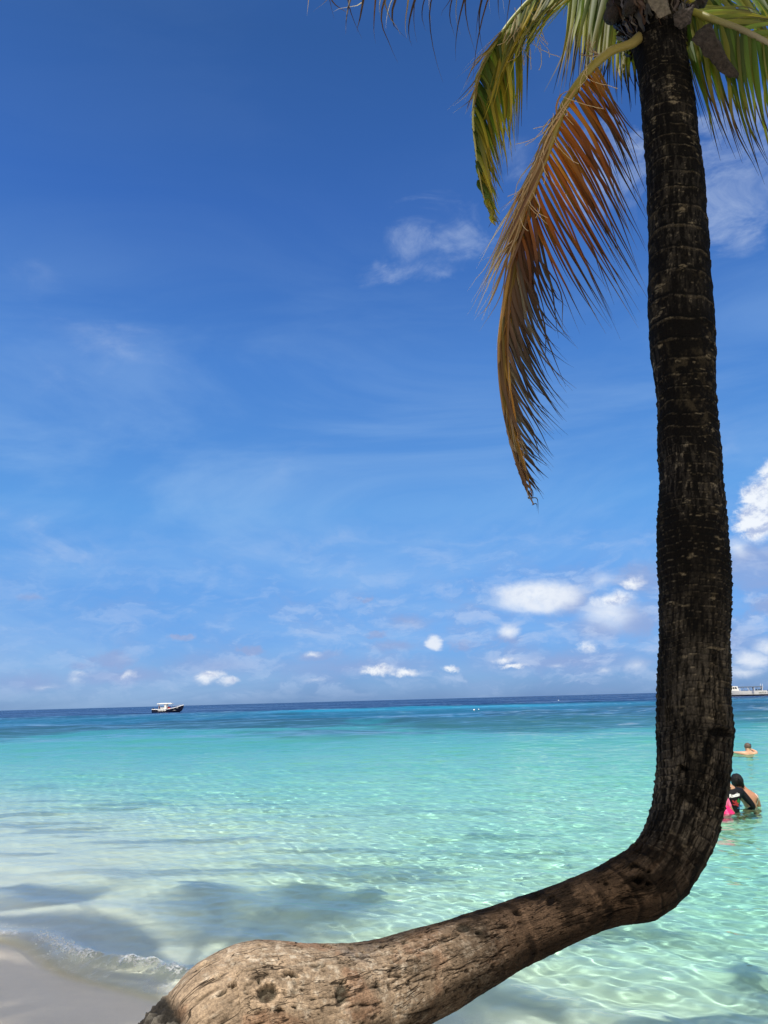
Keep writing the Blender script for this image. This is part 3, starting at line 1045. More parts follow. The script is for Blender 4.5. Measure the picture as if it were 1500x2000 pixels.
# 1. the drooping half-dead frond in front of the sky
def fibres1(ls, R, rr):
    for k in range(22):                     # pale torn fibres curling off the midrib
        i = rr.randint(14, 42)
        p = R[i].copy()+Vector((rr.uniform(-.05, .01), -.03, 0))
        q = []
        d = Vector((rr.uniform(-.6, .35), rr.uniform(-.2, .1), rr.uniform(-1, -.2))).normalized()
        ax = Vector((0, 1, 0))
        for j in range(14):
            q.append(p.copy())
            d = Quaternion(ax, rr.gauss(0, .10)+(.06 if k % 2 else -.06)) @ d
            p = p+d*rr.uniform(.008, .022)
        ls.tube(q, [.0016]*14, [PAL]*14, 4)
    for k in range(9):
        p = R[13].copy()+Vector((-.02, -.02, 0))
        q = []
        d = Vector((-1, rr.uniform(-.3, .1), rr.uniform(-.5, .5))).normalized()
        for j in range(10):
            q.append(p.copy())
            d = Quaternion(Vector((0, 1, 0)), rr.gauss(.1, .35)) @ d
            p = p+d*.011
        ls.tube(q, [.0018]*10, [lerpc(PAL, BRN, rr.random())]*10, 4)


frond([(1262, 60, 3.12), (1236, 84, 3.06), (1190, 102, 2.98), (1150, 138, 2.94), (1118, 180, 2.92), (1098, 215, 2.91), (1083, 255, 2.9), (1063, 312, 2.89), (1040, 372, 2.88), (1018, 432, 2.87),
       (1004, 488, 2.87), (994, 545, 2.87), (983, 605, 2.87), (976, 660, 2.87), (975, 715, 2.87), (980, 775, 2.88), (990, 832, 2.88), (1003, 885, 2.89), (1021, 940, 2.9), (1042, 985, 2.9)],
      .031, .003,
      [dict(n=30, w=.006, jit=16, jy=.06, altp=.5, lmin=.45, wob=.014,
            stops=[(0, (.42, .26, .09)), (.5, TAN), (1, PAL)], alt=[(0, (.36, .2, .08)), (.5, (.30, .17, .08)), (1, PAL)],
            keys=[(.24, 1010, 330, 2.80, 1050, 270), (.32, 950, 500, 2.8, 1010, 390), (.38, 915, 570, 2.78, 980, 450), (.44, 912, 615, 2.78, 972, 500), (.50, 935, 650, 2.8, 972, 570)]),
       dict(n=8, w=.010, jit=9, jy=.05, altp=.5, lmin=.8, wob=.008,
            stops=[(0, (.40, .17, .02)), (.4, (.22, .08, .015)), (.7, DBR), (1, BLK)], alt=[(0, (.42, .20, .03)), (.5, BRN), (1, BLK)],
            keys=[(.19, 1256, 268, 2.85, 1185, 190), (.215, 1262, 395, 2.82, 1200, 205), (.23, 1256, 430, 2.8, 1195, 240)]),
       dict(n=60, w=.0105, jit=12, jy=.05, altp=.35, lmin=.72, wob=.005,
            stops=[(0, (.40, .13, .010)), (.3, (.30, .080, .008)), (.55, (.13, .036, .008)), (.8, DBR), (1, GRY)],
            alt=[(0, (.48, .20, .02)), (.45, (.22, .06, .010)), (.7, DBR), (1, BLK)],
            keys=[(.225, 1256, 300, 2.85, 1200, 205), (.26, 1256, 400, 2.8, 1198, 255), (.30, 1262, 475, 2.8, 1190, 305), (.34, 1264, 545, 2.78, 1185, 362), (.39, 1255, 605, 2.78, 1168, 425),
                  (.43, 1225, 632, 2.78, 1142, 468), (.47, 1192, 648, 2.78, 1110, 510), (.505, 1150, 662, 2.8, 1080, 550)]),
       dict(n=17, w=.011, jit=11, jy=.06, altp=.5, lmin=.7, wob=.016,
            stops=[(0, ORG), (.4, BRN), (.7, DBR), (1, GRY)], alt=[(0, BRN), (.5, DBR), (1, BLK)],
            keys=[(.50, 1132, 670, 2.8, 1060, 550), (.54, 1108, 690, 2.8, 1040, 590), (.58, 1100, 730, 2.82, 1030, 640)]),
       dict(n=70, w=.0095, jit=9, jy=.05, altp=.4, lmin=.7, wob=.006,
            stops=[(0, (.20, .10, .04)), (.25, (.15, .085, .05)), (.6, DBR), (1, BLK)], alt=[(0, (.26, .18, .11)), (.4, GRY), (.8, DBR), (1, GRY)],
            keys=[(.58, 1112, 750, 2.83, 1024, 655), (.66, 1104, 805, 2.83, 1018, 715), (.74, 1098, 855, 2.85, 1022, 775), (.82, 1082, 905, 2.86, 1026, 840), (.90, 1070, 945, 2.87, 1030, 895),
                  (1.0, 1052, 992, 2.88, 1040, 970)]),
       dict(n=40, w=.0085, jit=7, jy=.03, altp=.35, lmin=.75, wob=.004,
            stops=[(0, (.17, .16, .03)), (.3, (.30, .20, .035)), (.7, (.42, .20, .03)), (1, (.34, .17, .06))], alt=[(0, (.24, .13, .05)), (.6, (.20, .11, .06)), (1, PAL)],
            keys=[(.44, 988, 700, 2.84, 990, 600), (.54, 985, 760, 2.84, 980, 650), (.62, 1000, 850, 2.84, 982, 730), (.72, 1018, 900, 2.85, 990, 810), (.82, 1034, 950, 2.86, 1008, 870), (.95, 1045, 992, 2.88, 1034, 960)]),
       dict(n=24, w=.0075, jit=12, jy=.06, altp=.45, lmin=.65, wob=.012,
            stops=[(0, (.30, .17, .05)), (.35, (.24, .13, .07)), (.7, (.20, .10, .07)), (1, PAL)], alt=[(0, TAN), (.5, (.40, .26, .13)), (1, PAL)],
            keys=[(.25, 1010, 420, 2.80, 1045, 320), (.30, 950, 540, 2.8, 1010, 410), (.35, 925, 570, 2.78, 990, 440), (.40, 926, 610, 2.78, 985, 490), (.44, 935, 640, 2.8, 978, 510), (.48, 962, 655, 2.8, 988, 560)]),
       ],
      [(0, (.26, .21, .09)), (.12, (.21, .165, .03)), (.3, (.18, .15, .02)), (.5, (.25, .15, .03)), (.7, (.30, .16, .03)), (1, (.14, .09, .05))],
      'half dead frond hanging down, orange brown leaflets on its right', 11, fibres1, .7)

# 2. green-yellow frond arching over on the left
def fibres2(ls, R, rr):
    for k in range(20):
        px, py = rr.uniform(1000, 1070), rr.uniform(10, 90)
        p = PY(px, py, 3.3)
        q = []
        d = Vector((rr.uniform(-.3, .6), 0, -1)).normalized()
        for j in range(12):
            q.append(p.copy())
            d = Quaternion(Vector((0, 1, 0)), rr.gauss(0, .16)) @ d
            p = p+d*rr.uniform(.008, .022)
        ls.tube(q, [.0017]*12, [PAL]*12, 4)


frond([(1270, 0, 3.2), (1200, -60, 3.3), (1120, -55, 3.38), (1050, -12, 3.4), (1002, 36, 3.4), (966, 88, 3.38), (938, 140, 3.36), (927, 190, 3.35), (924, 235, 3.34), (929, 290, 3.34),
       (937, 345, 3.34), (949, 398, 3.33), (968, 440, 3.33)],
      .026, .002,
      [dict(n=76, w=.018, jit=7, jy=.05, altp=.5, lmin=.82, wob=.004, fold=.5,
            stops=[(0, GRN), (.35, YGR), (.7, YEL), (.9, (.24, .17, .04)), (1, DBR)], alt=[(0, GDK), (.4, GRN), (.7, YGR), (.93, YEL), (1, DBR)],
            keys=[(.38, 1005, 235, 3.3, 1018, 90), (.48, 1003, 285, 3.3, 1000, 150), (.58, 990, 310, 3.3, 985, 190), (.68, 978, 345, 3.3, 962, 240), (.78, 970, 385, 3.3, 950, 300), (.88, 971, 430, 3.32, 950, 365), (1, 972, 448, 3.33, 965, 430)]),
       dict(n=34, w=.013, jit=10, jy=.06, altp=.5, lmin=.8, wob=.004,
            stops=[(0, YGR), (.5, YEL), (1, YEL)], alt=[(0, GRN), (.6, YGR), (1, YEL)],
            keys=[(.16, 1000, 90, 3.25, 1090, -10), (.26, 975, 150, 3.25, 1040, 30), (.36, 960, 200, 3.25, 1000, 90), (.46, 950, 240, 3.28, 970, 150)]),
       dict(n=26, w=.013, jit=12, jy=.05, altp=.5, lmin=.8, wob=.004,
            stops=[(0, GRN), (.6, YGR), (1, YEL)], alt=[(0, GDK), (.6, GRN), (1, YGR)],
            keys=[(.14, 1040, 60, 3.25, 1110, -20), (.24, 1015, 110, 3.25, 1070, 20), (.34, 1000, 170, 3.25, 1030, 70)]),
       dict(n=13, w=.007, jit=8, jy=.05, altp=.4, lmin=.7, wob=.008,
            stops=[(0, YGR), (.5, (.30, .19, .05)), (.85, DBR), (1, PAL)], alt=[(0, YEL), (.6, TAN), (1, PAL)],
            keys=[(.44, 893, 160, 3.2, 945, 95), (.50, 880, 195, 3.2, 930, 120), (.56, 892, 222, 3.2, 930, 160), (.64, 908, 235, 3.22, 930, 190)]),
       dict(n=1, w=.014, jit=0, jy=.01, lmin=1, wob=.001, stops=[(0, (.10, .09, .03)), (.6, (.09, .065, .05)), (1, DBR)],
            keys=[(.36, 1030, 215, 3.4, 1028, 90), (.37, 1030, 215, 3.4, 1028, 90)])],
      [(0, (.22, .22, .05)), (.5, (.17, .20, .03)), (.7, (.42, .42, .16)), (1, (.25, .2, .08))],
      'green and yellow frond arching over with its tip down', 12, fibres2)

# 3. green fan of leaflets just left of the trunk
frond([(1268, 50, 3.25), (1240, 28, 3.4), (1205, -5, 3.6), (1165, -45, 3.85), (1110, -95, 4.15), (1050, -140, 4.4)],
      .03, .006,
      [dict(n=52, w=.021, jit=9, jy=.08, altp=.45, lmin=.82, wob=.006, fold=.3,
            stops=[(0, GDK), (.4, GRN), (.66, YGR), (.72, (.20, .15, .04)), (.78, DBR), (1, BLK)], alt=[(0, GRN), (.5, YGR), (.66, YEL), (.76, DBR), (1, BLK)],
            keys=[(.05, 1262, 215, 3.3, 1240, 120), (.12, 1240, 205, 3.35, 1222, 110), (.22, 1205, 205, 3.45, 1195, 90), (.34, 1165, 195, 3.6, 1170, 60), (.48, 1130, 190, 3.7, 1145, 50), (.60, 1095, 185, 3.85, 1125, 50), (.70, 1085, 190, 3.95, 1115, 40)]),
       dict(n=22, w=.020, jit=8, jy=.08, altp=.5, lmin=.8, wob=.006,
            stops=[(0, GDK), (.6, GRN), (.85, YGR), (1, DBR)], alt=[(0, GDK), (.6, GRN), (1, BLK)],
            keys=[(.1, 1236, 125, 3.6, 1228, 70), (.3, 1190, 130, 3.7, 1190, 50), (.5, 1150, 120, 3.8, 1160, 40), (.7, 1105, 60, 4.1, 1120, -10), (1, 1035, 10, 4.4, 1050, -60)])],
      [(0, (.2, .2, .05)), (1, (.15, .17, .03))], 'green frond behind the trunk on its left', 13)

# 4. dry frond across the top, only its hanging leaflets in the picture
frond([(1285, -90, 3.2), (1200, -190, 3.0), (1080, -190, 2.85), (960, -150, 2.72), (840, -115, 2.62), (730, -85, 2.55), (640, -75, 2.5), (590, -70, 2.48)],
      .026, .004,
      [dict(n=27, w=.0095, jit=16, jy=.07, altp=.2, lmin=.8, wob=.012,
            stops=[(0, BRN), (.5, (.10, .05, .03)), (.8, DBR), (1, (.10, .08, .09))], alt=[(0, TAN), (.7, (.3, .2, .1)), (1, PAL)],
            keys=[(.30, 1020, 70, 2.8, 1030, -60), (.42, 935, 105, 2.75, 925, -20), (.52, 890, 105, 2.7, 870, -10), (.62, 825, 92, 2.65, 795, -10), (.70, 790, 100, 2.6, 745, -10), (.80, 740, 88, 2.55, 722, -10), (.90, 668, 70, 2.5, 655, -10), (1, 612, 30, 2.5, 618, -40)]),
       dict(n=8, w=.0065, jit=14, jy=.07, lmin=.75, wob=.012,
            stops=[(0, TAN), (.6, PAL), (1, PAL)],
            keys=[(.3, 1010, 60, 2.8, 985, -50), (.5, 905, 60, 2.7, 885, -30), (.7, 765, 60, 2.6, 750, -30), (.85, 700, 50, 2.55, 700, -30)])],
      [(0, (.2, .12, .05)), (1, (.15, .08, .04))], 'dry brown frond along the top', 14)

# 5. big frond on the right
frond([(1310, 20, 3.12), (1352, 24, 3.05), (1395, 40, 3.0), (1445, 58, 2.97), (1500, 86, 2.95), (1570, 130, 2.94), (1650, 190, 2.94), (1740, 280, 2.95), (1800, 380, 2.96)],
      .022, .008,
      [dict(n=104, w=.016, jit=10, jy=.06, altp=.45, lmin=.78, wob=.006, fold=.3,
            stops=[(0, (.13, .14, .02)), (.45, YGR), (.58, (.20, .16, .03)), (.68, (.12, .06, .02)), (.8, DBR), (1, BLK)], alt=[(0, GDK), (.5, GRN), (.65, YGR), (.76, DBR), (1, BLK)],
            keys=[(.02, 1390, 285, 2.95, 1352, 160), (.09, 1425, 300, 2.93, 1375, 165), (.17, 1462, 325, 2.9, 1410, 170), (.26, 1500, 335, 2.88, 1450, 190), (.34, 1545, 330, 2.86, 1500, 200), (.5, 1640, 400, 2.86, 1590, 260), (1, 1830, 700, 2.9, 1810, 520)]),
       dict(n=60, w=.013, jit=12, jy=.08, altp=.45, lmin=.8, wob=.006,
            stops=[(0, YGR), (.5, (.12, .12, .02)), (1, DBR)], alt=[(0, GRN), (.6, YGR), (1, (.2, .15, .05))],
            keys=[(.05, 1490, 20, 3.2, 1420, 0), (.15, 1540, 60, 3.2, 1470, 20), (.25, 1600, 60, 3.2, 1530, 30), (.4, 1700, 120, 3.2, 1610, 80), (1, 1950, 350, 3.1, 1880, 330)])],
      [(0, (.20, .19, .06)), (.1, (.22, .21, .035)), (.25, (.16, .14, .07)), (.4, (.24, .21, .15)), (1, (.25, .2, .1))], 'broad green frond right of the trunk', 15)

# 6. frond behind, upper right
frond([(1300, 0, 3.25), (1350, -30, 3.45), (1410, -45, 3.65), (1480, -40, 3.85), (1560, 0, 4.0), (1640, 60, 4.1), (1720, 150, 4.2)],
      .028, .006,
      [dict(n=90, w=.020, jit=12, jy=.08, altp=.5, lmin=.8, wob=.006,
            stops=[(0, GRN), (.5, YGR), (.8, (.2, .16, .04)), (1, DBR)], alt=[(0, GDK), (.5, GRN), (.9, YGR), (1, DBR)],
            keys=[(.05, 1400, 140, 3.4, 1370, 50), (.2, 1450, 110, 3.5, 1420, 20), (.35, 1510, 130, 3.6, 1480, 30), (.5, 1570, 160, 3.7, 1530, 50), (.7, 1650, 200, 3.9, 1610, 90), (1, 1730, 300, 4.1, 1720, 200)]),
       dict(n=60, w=.018, jit=12, jy=.08, altp=.5, lmin=.8, wob=.006,
            stops=[(0, GDK), (.6, GRN), (1, YGR)], alt=[(0, GRN), (.6, YGR), (1, DBR)],
            keys=[(.1, 1420, 40, 3.9, 1380, 0), (.35, 1520, 20, 4.1, 1460, -20), (.6, 1620, 60, 4.3, 1560, 0), (1, 1800, 180, 4.5, 1740, 120)])],
      [(0, (.25, .25, .05)), (1, (.2, .2, .05))], 'green frond behind, upper right of the crown', 16)


# 7. further fronds of the crown above the picture; they throw the shade on the trunk and on the water
def free_frond(start, az, rise, length, seed, cols=(GRN, YGR), w=.024, first=.30):
    rr = random.Random(seed)
    d = Vector((math.sin(az), math.cos(az), 0))
    R = []
    for i in range(60):
        u = i/59
        R.append(start+d*(length*(u-.12*u*u))+Vector((0, 0, rise*length*math.sin(u*1.9)-.55*length*rise*u**2.4)))
    rs = Strips()
    rs.tube(R, [.032-.028*i/59 for i in range(60)], [(.2, .2, .05)]*60, 7)
    ls = Strips()
    sv = d.cross(Vector((0, 0, 1)))
    for i in range(130):
        sg = 1 if i % 2 else -1
        u = first+(1-first)*i/130
        p0 = R[min(59, int(u*59))]
        ll = length*.30*math.sin(min(1, u*1.15)*2.6+.25)
        ll = max(.12, ll)
        tip = p0+(sv*sg*.75+d*.45)*ll+Vector((0, 0, -.55*ll+rr.gauss(0, .05)))
        cl = p0+(sv*sg*.55+d*.3)*ll*.6+Vector((0, 0, .03))
        pts = [p0*(1-v)**2+cl*2*v*(1-v)+tip*v*v for v in [j/6 for j in range(7)]]
        ls.strip(pts, [w*(1-(j/6)**1.4)+.001 for j in range(7)], d+Vector((0, 0, rr.gauss(0, .2))), .3, [lerpc(cols[0], cols[1], j/6) for j in range(7)])
    fr = wlink('frond', rs.mesh('frond'), M_RACH, palm_now)
    wlink('leaflets', ls.mesh('leaflets'), M_LEAF, fr)


palm_now = palm
crown = PY(1280, -120, 3.15)
for az, ri, ln, sd_ in ((-2.6, .42, 3.0, 1), (-2.0, .50, 2.6, 2), (2.9, .45, 3.0, 3), (2.2, .40, 3.0, 4), (-2.3, .62, 3.1, 5), (1.3, .55, 3.0, 6), (-2.85, .62, 3.1, 8), (-3.1, .85, 2.5, 9), (1.9, .9, 2.6, 10), (-2.45, .9, 2.6, 7), (-2.5, .25, 3.3, 41), (-2.72, .35, 3.2, 42), (-2.33, .32, 3.3, 43), (-2.58, .5, 3.2, 44)):
    free_frond(crown.copy(), az, ri, ln, sd_, w=.032)


# crown heart: woven brown sheath, old leaf bases, a pale broken spathe
def crown_heart():
    rr = random.Random(8)
    st = Strips()
    top = PY(1278, -60, 3.16)
    for k in range(420):                   # sheath fibres and bracts hanging round the top of the trunk
        a = rr.uniform(0, 2*math.pi)
        zz = rr.uniform(-.02, .30)
        rad = .135+.05*zz/.3+rr.uniform(0, .035)
        ctr = PY(1283, 66, 3.14)+Vector((0, 0, zz))
        p = ctr+Vector((math.cos(a)*rad, math.sin(a)*rad, 0))
        out = Vector((math.cos(a), math.sin(a), 0))
        ln = rr.uniform(.06, .16)
        pts = [p+out*.02*math.sin(j*.9)*rr.uniform(.4, 1.2)+Vector((rr.gauss(0, .006), 0, .06-ln*j/6)) for j in range(7)]
        col = rr.choice([(.018, .011, .007), (.03, .016, .010), (.055, .028, .016), (.012, .009, .007), (.09, .07, .05)])
        w = rr.choice([.003, .006, .010, .016])
        st.strip(pts, [w*(1-.6*j/6) for j in range(7)], Vector((-math.sin(a), math.cos(a), rr.gauss(0, .3))), .3, [col]*7)
    o = wlink('leaf_sheath', st.mesh('leaf_sheath'), M_RACH, palm)
    o['label'] = 'dark brown fibrous sheath round the top of the trunk'
    # swollen bases of old leaves
    bm = bmesh.new()
    for (px, py, Y, sx_, sz, tx) in [(1208, 8, 3.16, .055, .13, .5), (1236, -14, 3.06, .05, .14, .2), (1330, 10, 3.10, .05, .11, -.5), (1350, -14, 3.14, .06, .10, -.7)]:
        c = PY(px, py, Y)
        m4 = Matrix.Translation(c) @ Matrix.Rotation(tx, 4, 'Y') @ Matrix.Diagonal((sx_, .06, sz, 1))
        r = bmesh.ops.create_icosphere(bm, subdivisions=4, radius=1, matrix=m4)
        for v in r['verts']:
            k = float(fbm(np.array([v.co.x*14]), np.array([v.co.y*14]), np.array([v.co.z*30]), 4, .6)[0])-.5
            v.co += (v.co-c).normalized()*k*.09
    me = bpy.data.meshes.new('leaf_base')
    bm.to_mesh(me)
    bm.free()
    me.polygons.foreach_set('use_smooth', [True]*len(me.polygons))
    wlink('leaf_base', me, mat('old_leaf_base', (.016, .010, .008), .9, noise=.7, nscale=40, bump=1, bscale=90), palm)

    def sheet(name, poly, Y, m, thick=.006, bulge=.02, seed=1):
        """a torn curved scrap, its outline read off the photograph, real thickness"""
        bm = bmesh.new()
        cx = sum(p[0] for p in poly)/len(poly)
        cy = sum(p[1] for p in poly)/len(poly)
        # densify
        pl = []
        r2 = random.Random(seed)
        for a, b in zip(poly, poly[1:]+poly[:1]):
            for j in range(5):
                u = j/5
                pl.append((a[0]+(b[0]-a[0])*u+r2.uniform(-.8, .8), a[1]+(b[1]-a[1])*u+r2.uniform(-.8, .8)))
        rings = []
        for lv in (1.0, .8, .6, .4, .2):
            ring = []
            for (x, y) in pl:
                X_, Y_ = cx+(x-cx)*lv, cy+(y-cy)*lv
                w = PY(X_, Y_, Y)
                w.y -= bulge*(1-lv**2)
                w.y += .012*(float(vnoise(np.array([X_*.12]), np.array([Y_*.12]))[0])-.5)
                ring.append(bm.verts.new(w))
            rings.append(ring)
        w = PY(cx, cy, Y)
        w.y -= bulge
        cv = bm.verts.new(w)
        n = len(pl)
        for a, b in zip(rings, rings[1:]):
            for i in range(n):
                bm.faces.new((a[i], a[(i+1) % n], b[(i+1) % n], b[i]))
        for i in range(n):
            bm.faces.new((rings[-1][i], rings[-1][(i+1) % n], cv))
        bmesh.ops.solidify(bm, geom=bm.faces[:], thickness=thick)
        me = bpy.data.meshes.new(name)
        bm.to_mesh(me)
        bm.free()
        me.polygons.foreach_set('use_smooth', [True]*len(me.polygons))
        return wlink(name, me, m, palm)
    o = sheet('spathe', [(1262, -8), (1266, 10), (1280, 26), (1290, 37), (1300, 30), (1311, 26), (1306, 14), (1303, -8)], 2.93, mat('dry_spathe', (.20, .17, .13), .8, noise=.35, nscale=60, bump=.5))
    o['label'] = 'pale grey broken spathe at the top of the trunk'
    o = sheet('fibre_scrap', [(1350, 78), (1362, 60), (1376, 49), (1390, 46), (1396, 66), (1408, 84), (1418, 104), (1424, 122), (1444, 142), (1442, 153), (1424, 152), (1406, 140), (1392, 122), (1376, 110), (1368, 96)], 2.9,
              mat('leaf_fibre', (.075, .058, .048), .9, noise=.4, nscale=50, bump=1, bscale=120), bulge=.022)
    o['label'] = 'grey brown scrap of leaf fibre hanging right of the trunk'
    o = sheet('bract', [(1314, 30), (1322, 22), (1346, 14), (1358, 8), (1352, 26), (1350, 44), (1338, 52), (1328, 58), (1317, 48)], 2.95,
              mat('grey_bract', (.10, .08, .07), .9, noise=.6, nscale=60, bump=1, bscale=90))
    # a yellow young nut showing by the right leaf bases
    bm = bmesh.new()
    bmesh.ops.create_icosphere(bm, subdivisions=3, radius=.048, matrix=Matrix.Translation(PY(1345, -12, 3.0)) @ Matrix.Diagonal((1.1, 1, .8, 1)))
    me = bpy.data.meshes.new('coconut')
    bm.to_mesh(me)
    bm.free()
    me.polygons.foreach_set('use_smooth', [True]*len(me.polygons))
    wlink('coconut', me, mat('young_coconut', (.42, .36, .04), .4, noise=.2), palm)


crown_heart()

# ------------------------------------------------------------------ a second palm beyond the left edge; its crown shades the swash and the sand
def shade_palm():
    global palm_now
    base = Vector((-7.5, -0.8, 0.45))
    t = empty('palm_tree', base)
    tag(t, 'tall palm outside the picture on the left that shades the wet sand', 'palm tree')
    top = Vector((-3.7, 2.25, 11.0))
    st = Strips()
    pts = curve_pts([base-Vector((0, 0, .3)), base+Vector((.25, .2, 1.2)), base.lerp(top, .55)+Vector((-.2, -.1, -.2)), top], 60)
    st.tube(pts, [(.20-.10*min(1, i/12)) + .012*(i % 3 == 0) for i in range(60)], [(.16, .13, .10)]*60, 16)
    wlink('trunk', st.mesh('trunk'), M_RACH, t)
    palm_now = t
    for az, ri, ln, sd_ in SHADE_FRONDS:
        free_frond(top.copy(), az, ri, ln*1.3, sd_, w=.023, first=.18)
    free_frond(top.copy(), -.80, .28, 4.5, 51, w=.030, first=.62)
    palm_now = palm


SHADE_FRONDS = ((-2.8, .5, 2.6, 21), (-1.9, .5, 2.6, 22), (-1.1, .6, 2.5, 23), (-.3, .5, 2.6, 24), (.45, .42, 2.5, 25), (1.9, .4, 2.4, 27), (2.6, .45, 2.6, 28), (-2.3, .9, 2.2, 29), (.1, .95, 2.3, 30), (1.5, .8, 2.3, 31), (-1.5, .9, 2.2, 32), (2.2, .35, 2.5, 37))
shade_palm()

# ------------------------------------------------------------------ people
SKIN = lambda nm, c: mat(nm, c, .5, noise=.08, nscale=14)


def skinned(name, nodes, bones, m, parent, root='pelvis', sub=2):
    """one continuous surface grown on a skeleton: nodes name -> (x, y, z, rx, ry)"""
    me = bpy.data.meshes.new(name)
    keys = list(nodes)
    ix = {k: i for i, k in enumerate(keys)}
    me.from_pydata([nodes[k][:3] for k in keys], [(ix[a], ix[b]) for a, b in bones], [])
    o = bpy.data.objects.new(name, me)
    COL.objects.link(o)
    o.modifiers.new('skin', 'SKIN')
    sv = me.skin_vertices[0].data
    for k in keys:
        r = nodes[k]
        sv[ix[k]].radius = (r[3], r[4] if len(r) > 4 else r[3])
        sv[ix[k]].use_root = (k == root)
    md = o.modifiers.new('sub', 'SUBSURF')
    md.levels = md.render_levels = sub
    bpy.context.view_layer.update()
    ev = o.evaluated_get(bpy.context.evaluated_depsgraph_get())
    m2 = bpy.data.meshes.new_from_object(ev)
    bpy.data.objects.remove(o)
    m2.name = name
    m2.materials.clear()
    m2.polygons.foreach_set('use_smooth', [True]*len(m2.polygons))
    return link(name, m2, m, parent)


def hand_nodes(N, B, pre, w, d, up, curl=.35, s=1.0):
    """five separate bent fingers and a thumb rooted in the palm"""
    w, d, up = Vector(w), Vector(d).normalized(), Vector(up).normalized()
    side = d.cross(up).normalized()
    palm_ = w+d*.045*s
    N[pre+'palm'] = (*palm_, .030*s, .016*s)
    B.append((pre+'wrist', pre+'palm'))
    for i, (off, ln) in enumerate(((-.030, .066), (-.010, .076), (.010, .072), (.030, .056))):
        k = palm_+d*.036*s+side*off*s
        N[pre+'k%d' % i] = (*k, .0095*s, .0095*s)
        B.append((pre+'palm', pre+'k%d' % i))
        a = k+(d-up*curl*.5).normalized()*ln*.5*s
        N[pre+'m%d' % i] = (*a, .0085*s, .0085*s)
        e = a+(d-up*curl*1.5).normalized()*ln*.5*s
        N[pre+'t%d' % i] = (*e, .007*s, .007*s)
        B += [(pre+'k%d' % i, pre+'m%d' % i), (pre+'m%d' % i, pre+'t%d' % i)]
    t1 = palm_-side*.040*s+d*.004*s
    t2 = t1+(d*.7-side*.6-up*curl*.3).normalized()*.034*s
    N[pre+'th1'] = (*t1, .012*s, .012*s)
    N[pre+'th2'] = (*t2, .009*s, .009*s)
    B += [(pre+'palm', pre+'th1'), (pre+'th1', pre+'th2')]


def body(j, build=1.0, hands=('l', 'r'), hand_dirs=None):
    """j: joint positions; returns nodes and bones of a full figure"""
    b = build
    N = {'pelvis': (*j['pelvis'], .15*b, .105*b), 'waist': (*j['waist'], .125*b, .09*b), 'chest': (*j['chest'], .155*b, .105*b),
         'upchest': (*j['upchest'], .13*b, .085*b), 'neck': (*j['neck'], .052*b, .055*b), 'skull0': (*j['skull0'], .062, .070), 'skull1': (*j['skull1'], .076, .092), 'skull2': (*j['skull2'], .060, .074)}
    B = [('pelvis', 'waist'), ('waist', 'chest'), ('chest', 'upchest'), ('upchest', 'neck'), ('neck', 'skull0'), ('skull0', 'skull1'), ('skull1', 'skull2')]
    h = Vector(j['skull0'])
    f = Vector(j.get('face', (0, 1, 0))).normalized()
    N['nose'] = (*(h+f*.098+Vector((0, 0, .018))), .010, .012)
    N['chin'] = (*(h+f*.062-Vector((0, 0, .040))), .022, .020)
    s = f.cross(Vector((0, 0, 1)))
    B += [('skull0', 'nose'), ('skull0', 'chin')]
    for sg, nm in ((1, 'ear_a'), (-1, 'ear_b')):
        N[nm] = (*(h+s*sg*.083+Vector((0, 0, .025))), .010, .020)
        B.append(('skull0', nm))
    for sd in ('l', 'r'):
        N[sd+'sh'] = (*j[sd+'sh'], .062*b, .062*b)
        N[sd+'el'] = (*j[sd+'el'], .042*b, .042*b)
        N[sd+'wrist'] = (*j[sd+'wr'], .027*b, .024*b)
        B += [('upchest', sd+'sh'), (sd+'sh', sd+'el'), (sd+'el', sd+'wrist')]
        dr = (Vector(j[sd+'wr'])-Vector(j[sd+'el'])).normalized()
        up = Vector((hand_dirs or {}).get(sd, (0, 0, 1)))
        hand_nodes(N, B, sd, j[sd+'wr'], dr, up)
        N[sd+'hip'] = (*j[sd+'hip'], .088*b, .09*b)
        N[sd+'kn'] = (*j[sd+'kn'], .056*b, .058*b)
        N[sd+'calf'] = (*(Vector(j[sd+'kn']).lerp(Vector(j[sd+'an']), .3)), .054*b, .056*b)
        N[sd+'an'] = (*j[sd+'an'], .034, .036)
        N[sd+'toe'] = (*(Vector(j[sd+'an'])+Vector((0, .16, -.05))), .036, .022)
        B += [('pelvis', sd+'hip'), (sd+'hip', sd+'kn'), (sd+'kn', sd+'calf'), (sd+'calf', sd+'an'), (sd+'an', sd+'toe')]
    return N, B


def hair_cap(name, c, f, r, m, parent, low=-.35, scale=(1, 1, 1), bumpy=.006, seed=0):
    """hair as a shell over the back and top of the skull"""
    bm = bmesh.new()
    bmesh.ops.create_icosphere(bm, subdivisions=4, radius=r)
    f = Vector(f).normalized()
    kill = [v for v in bm.verts if (v.co.normalized().dot(f) > .55 and v.co.z/r < .55) or v.co.z/r < low]
    bmesh.ops.delete(bm, geom=kill, context='VERTS')
    for v in bm.verts:
        n = float(fbm(np.array([v.co.x*60+seed]), np.array([v.co.y*60]), np.array([v.co.z*25]), 3)[0])-.5
        v.co = Vector((v.co.x*scale[0], v.co.y*scale[1], v.co.z*scale[2]))*(1+n*bumpy/r*2)
        v.co += Vector(c)
    bmesh.ops.solidify(bm, geom=bm.faces[:], thickness=.008)
    me = bpy.data.meshes.new(name)
    bm.to_mesh(me)
    bm.free()
    me.polygons.foreach_set('use_smooth', [True]*len(me.polygons))
    return link(name, me, m, parent)


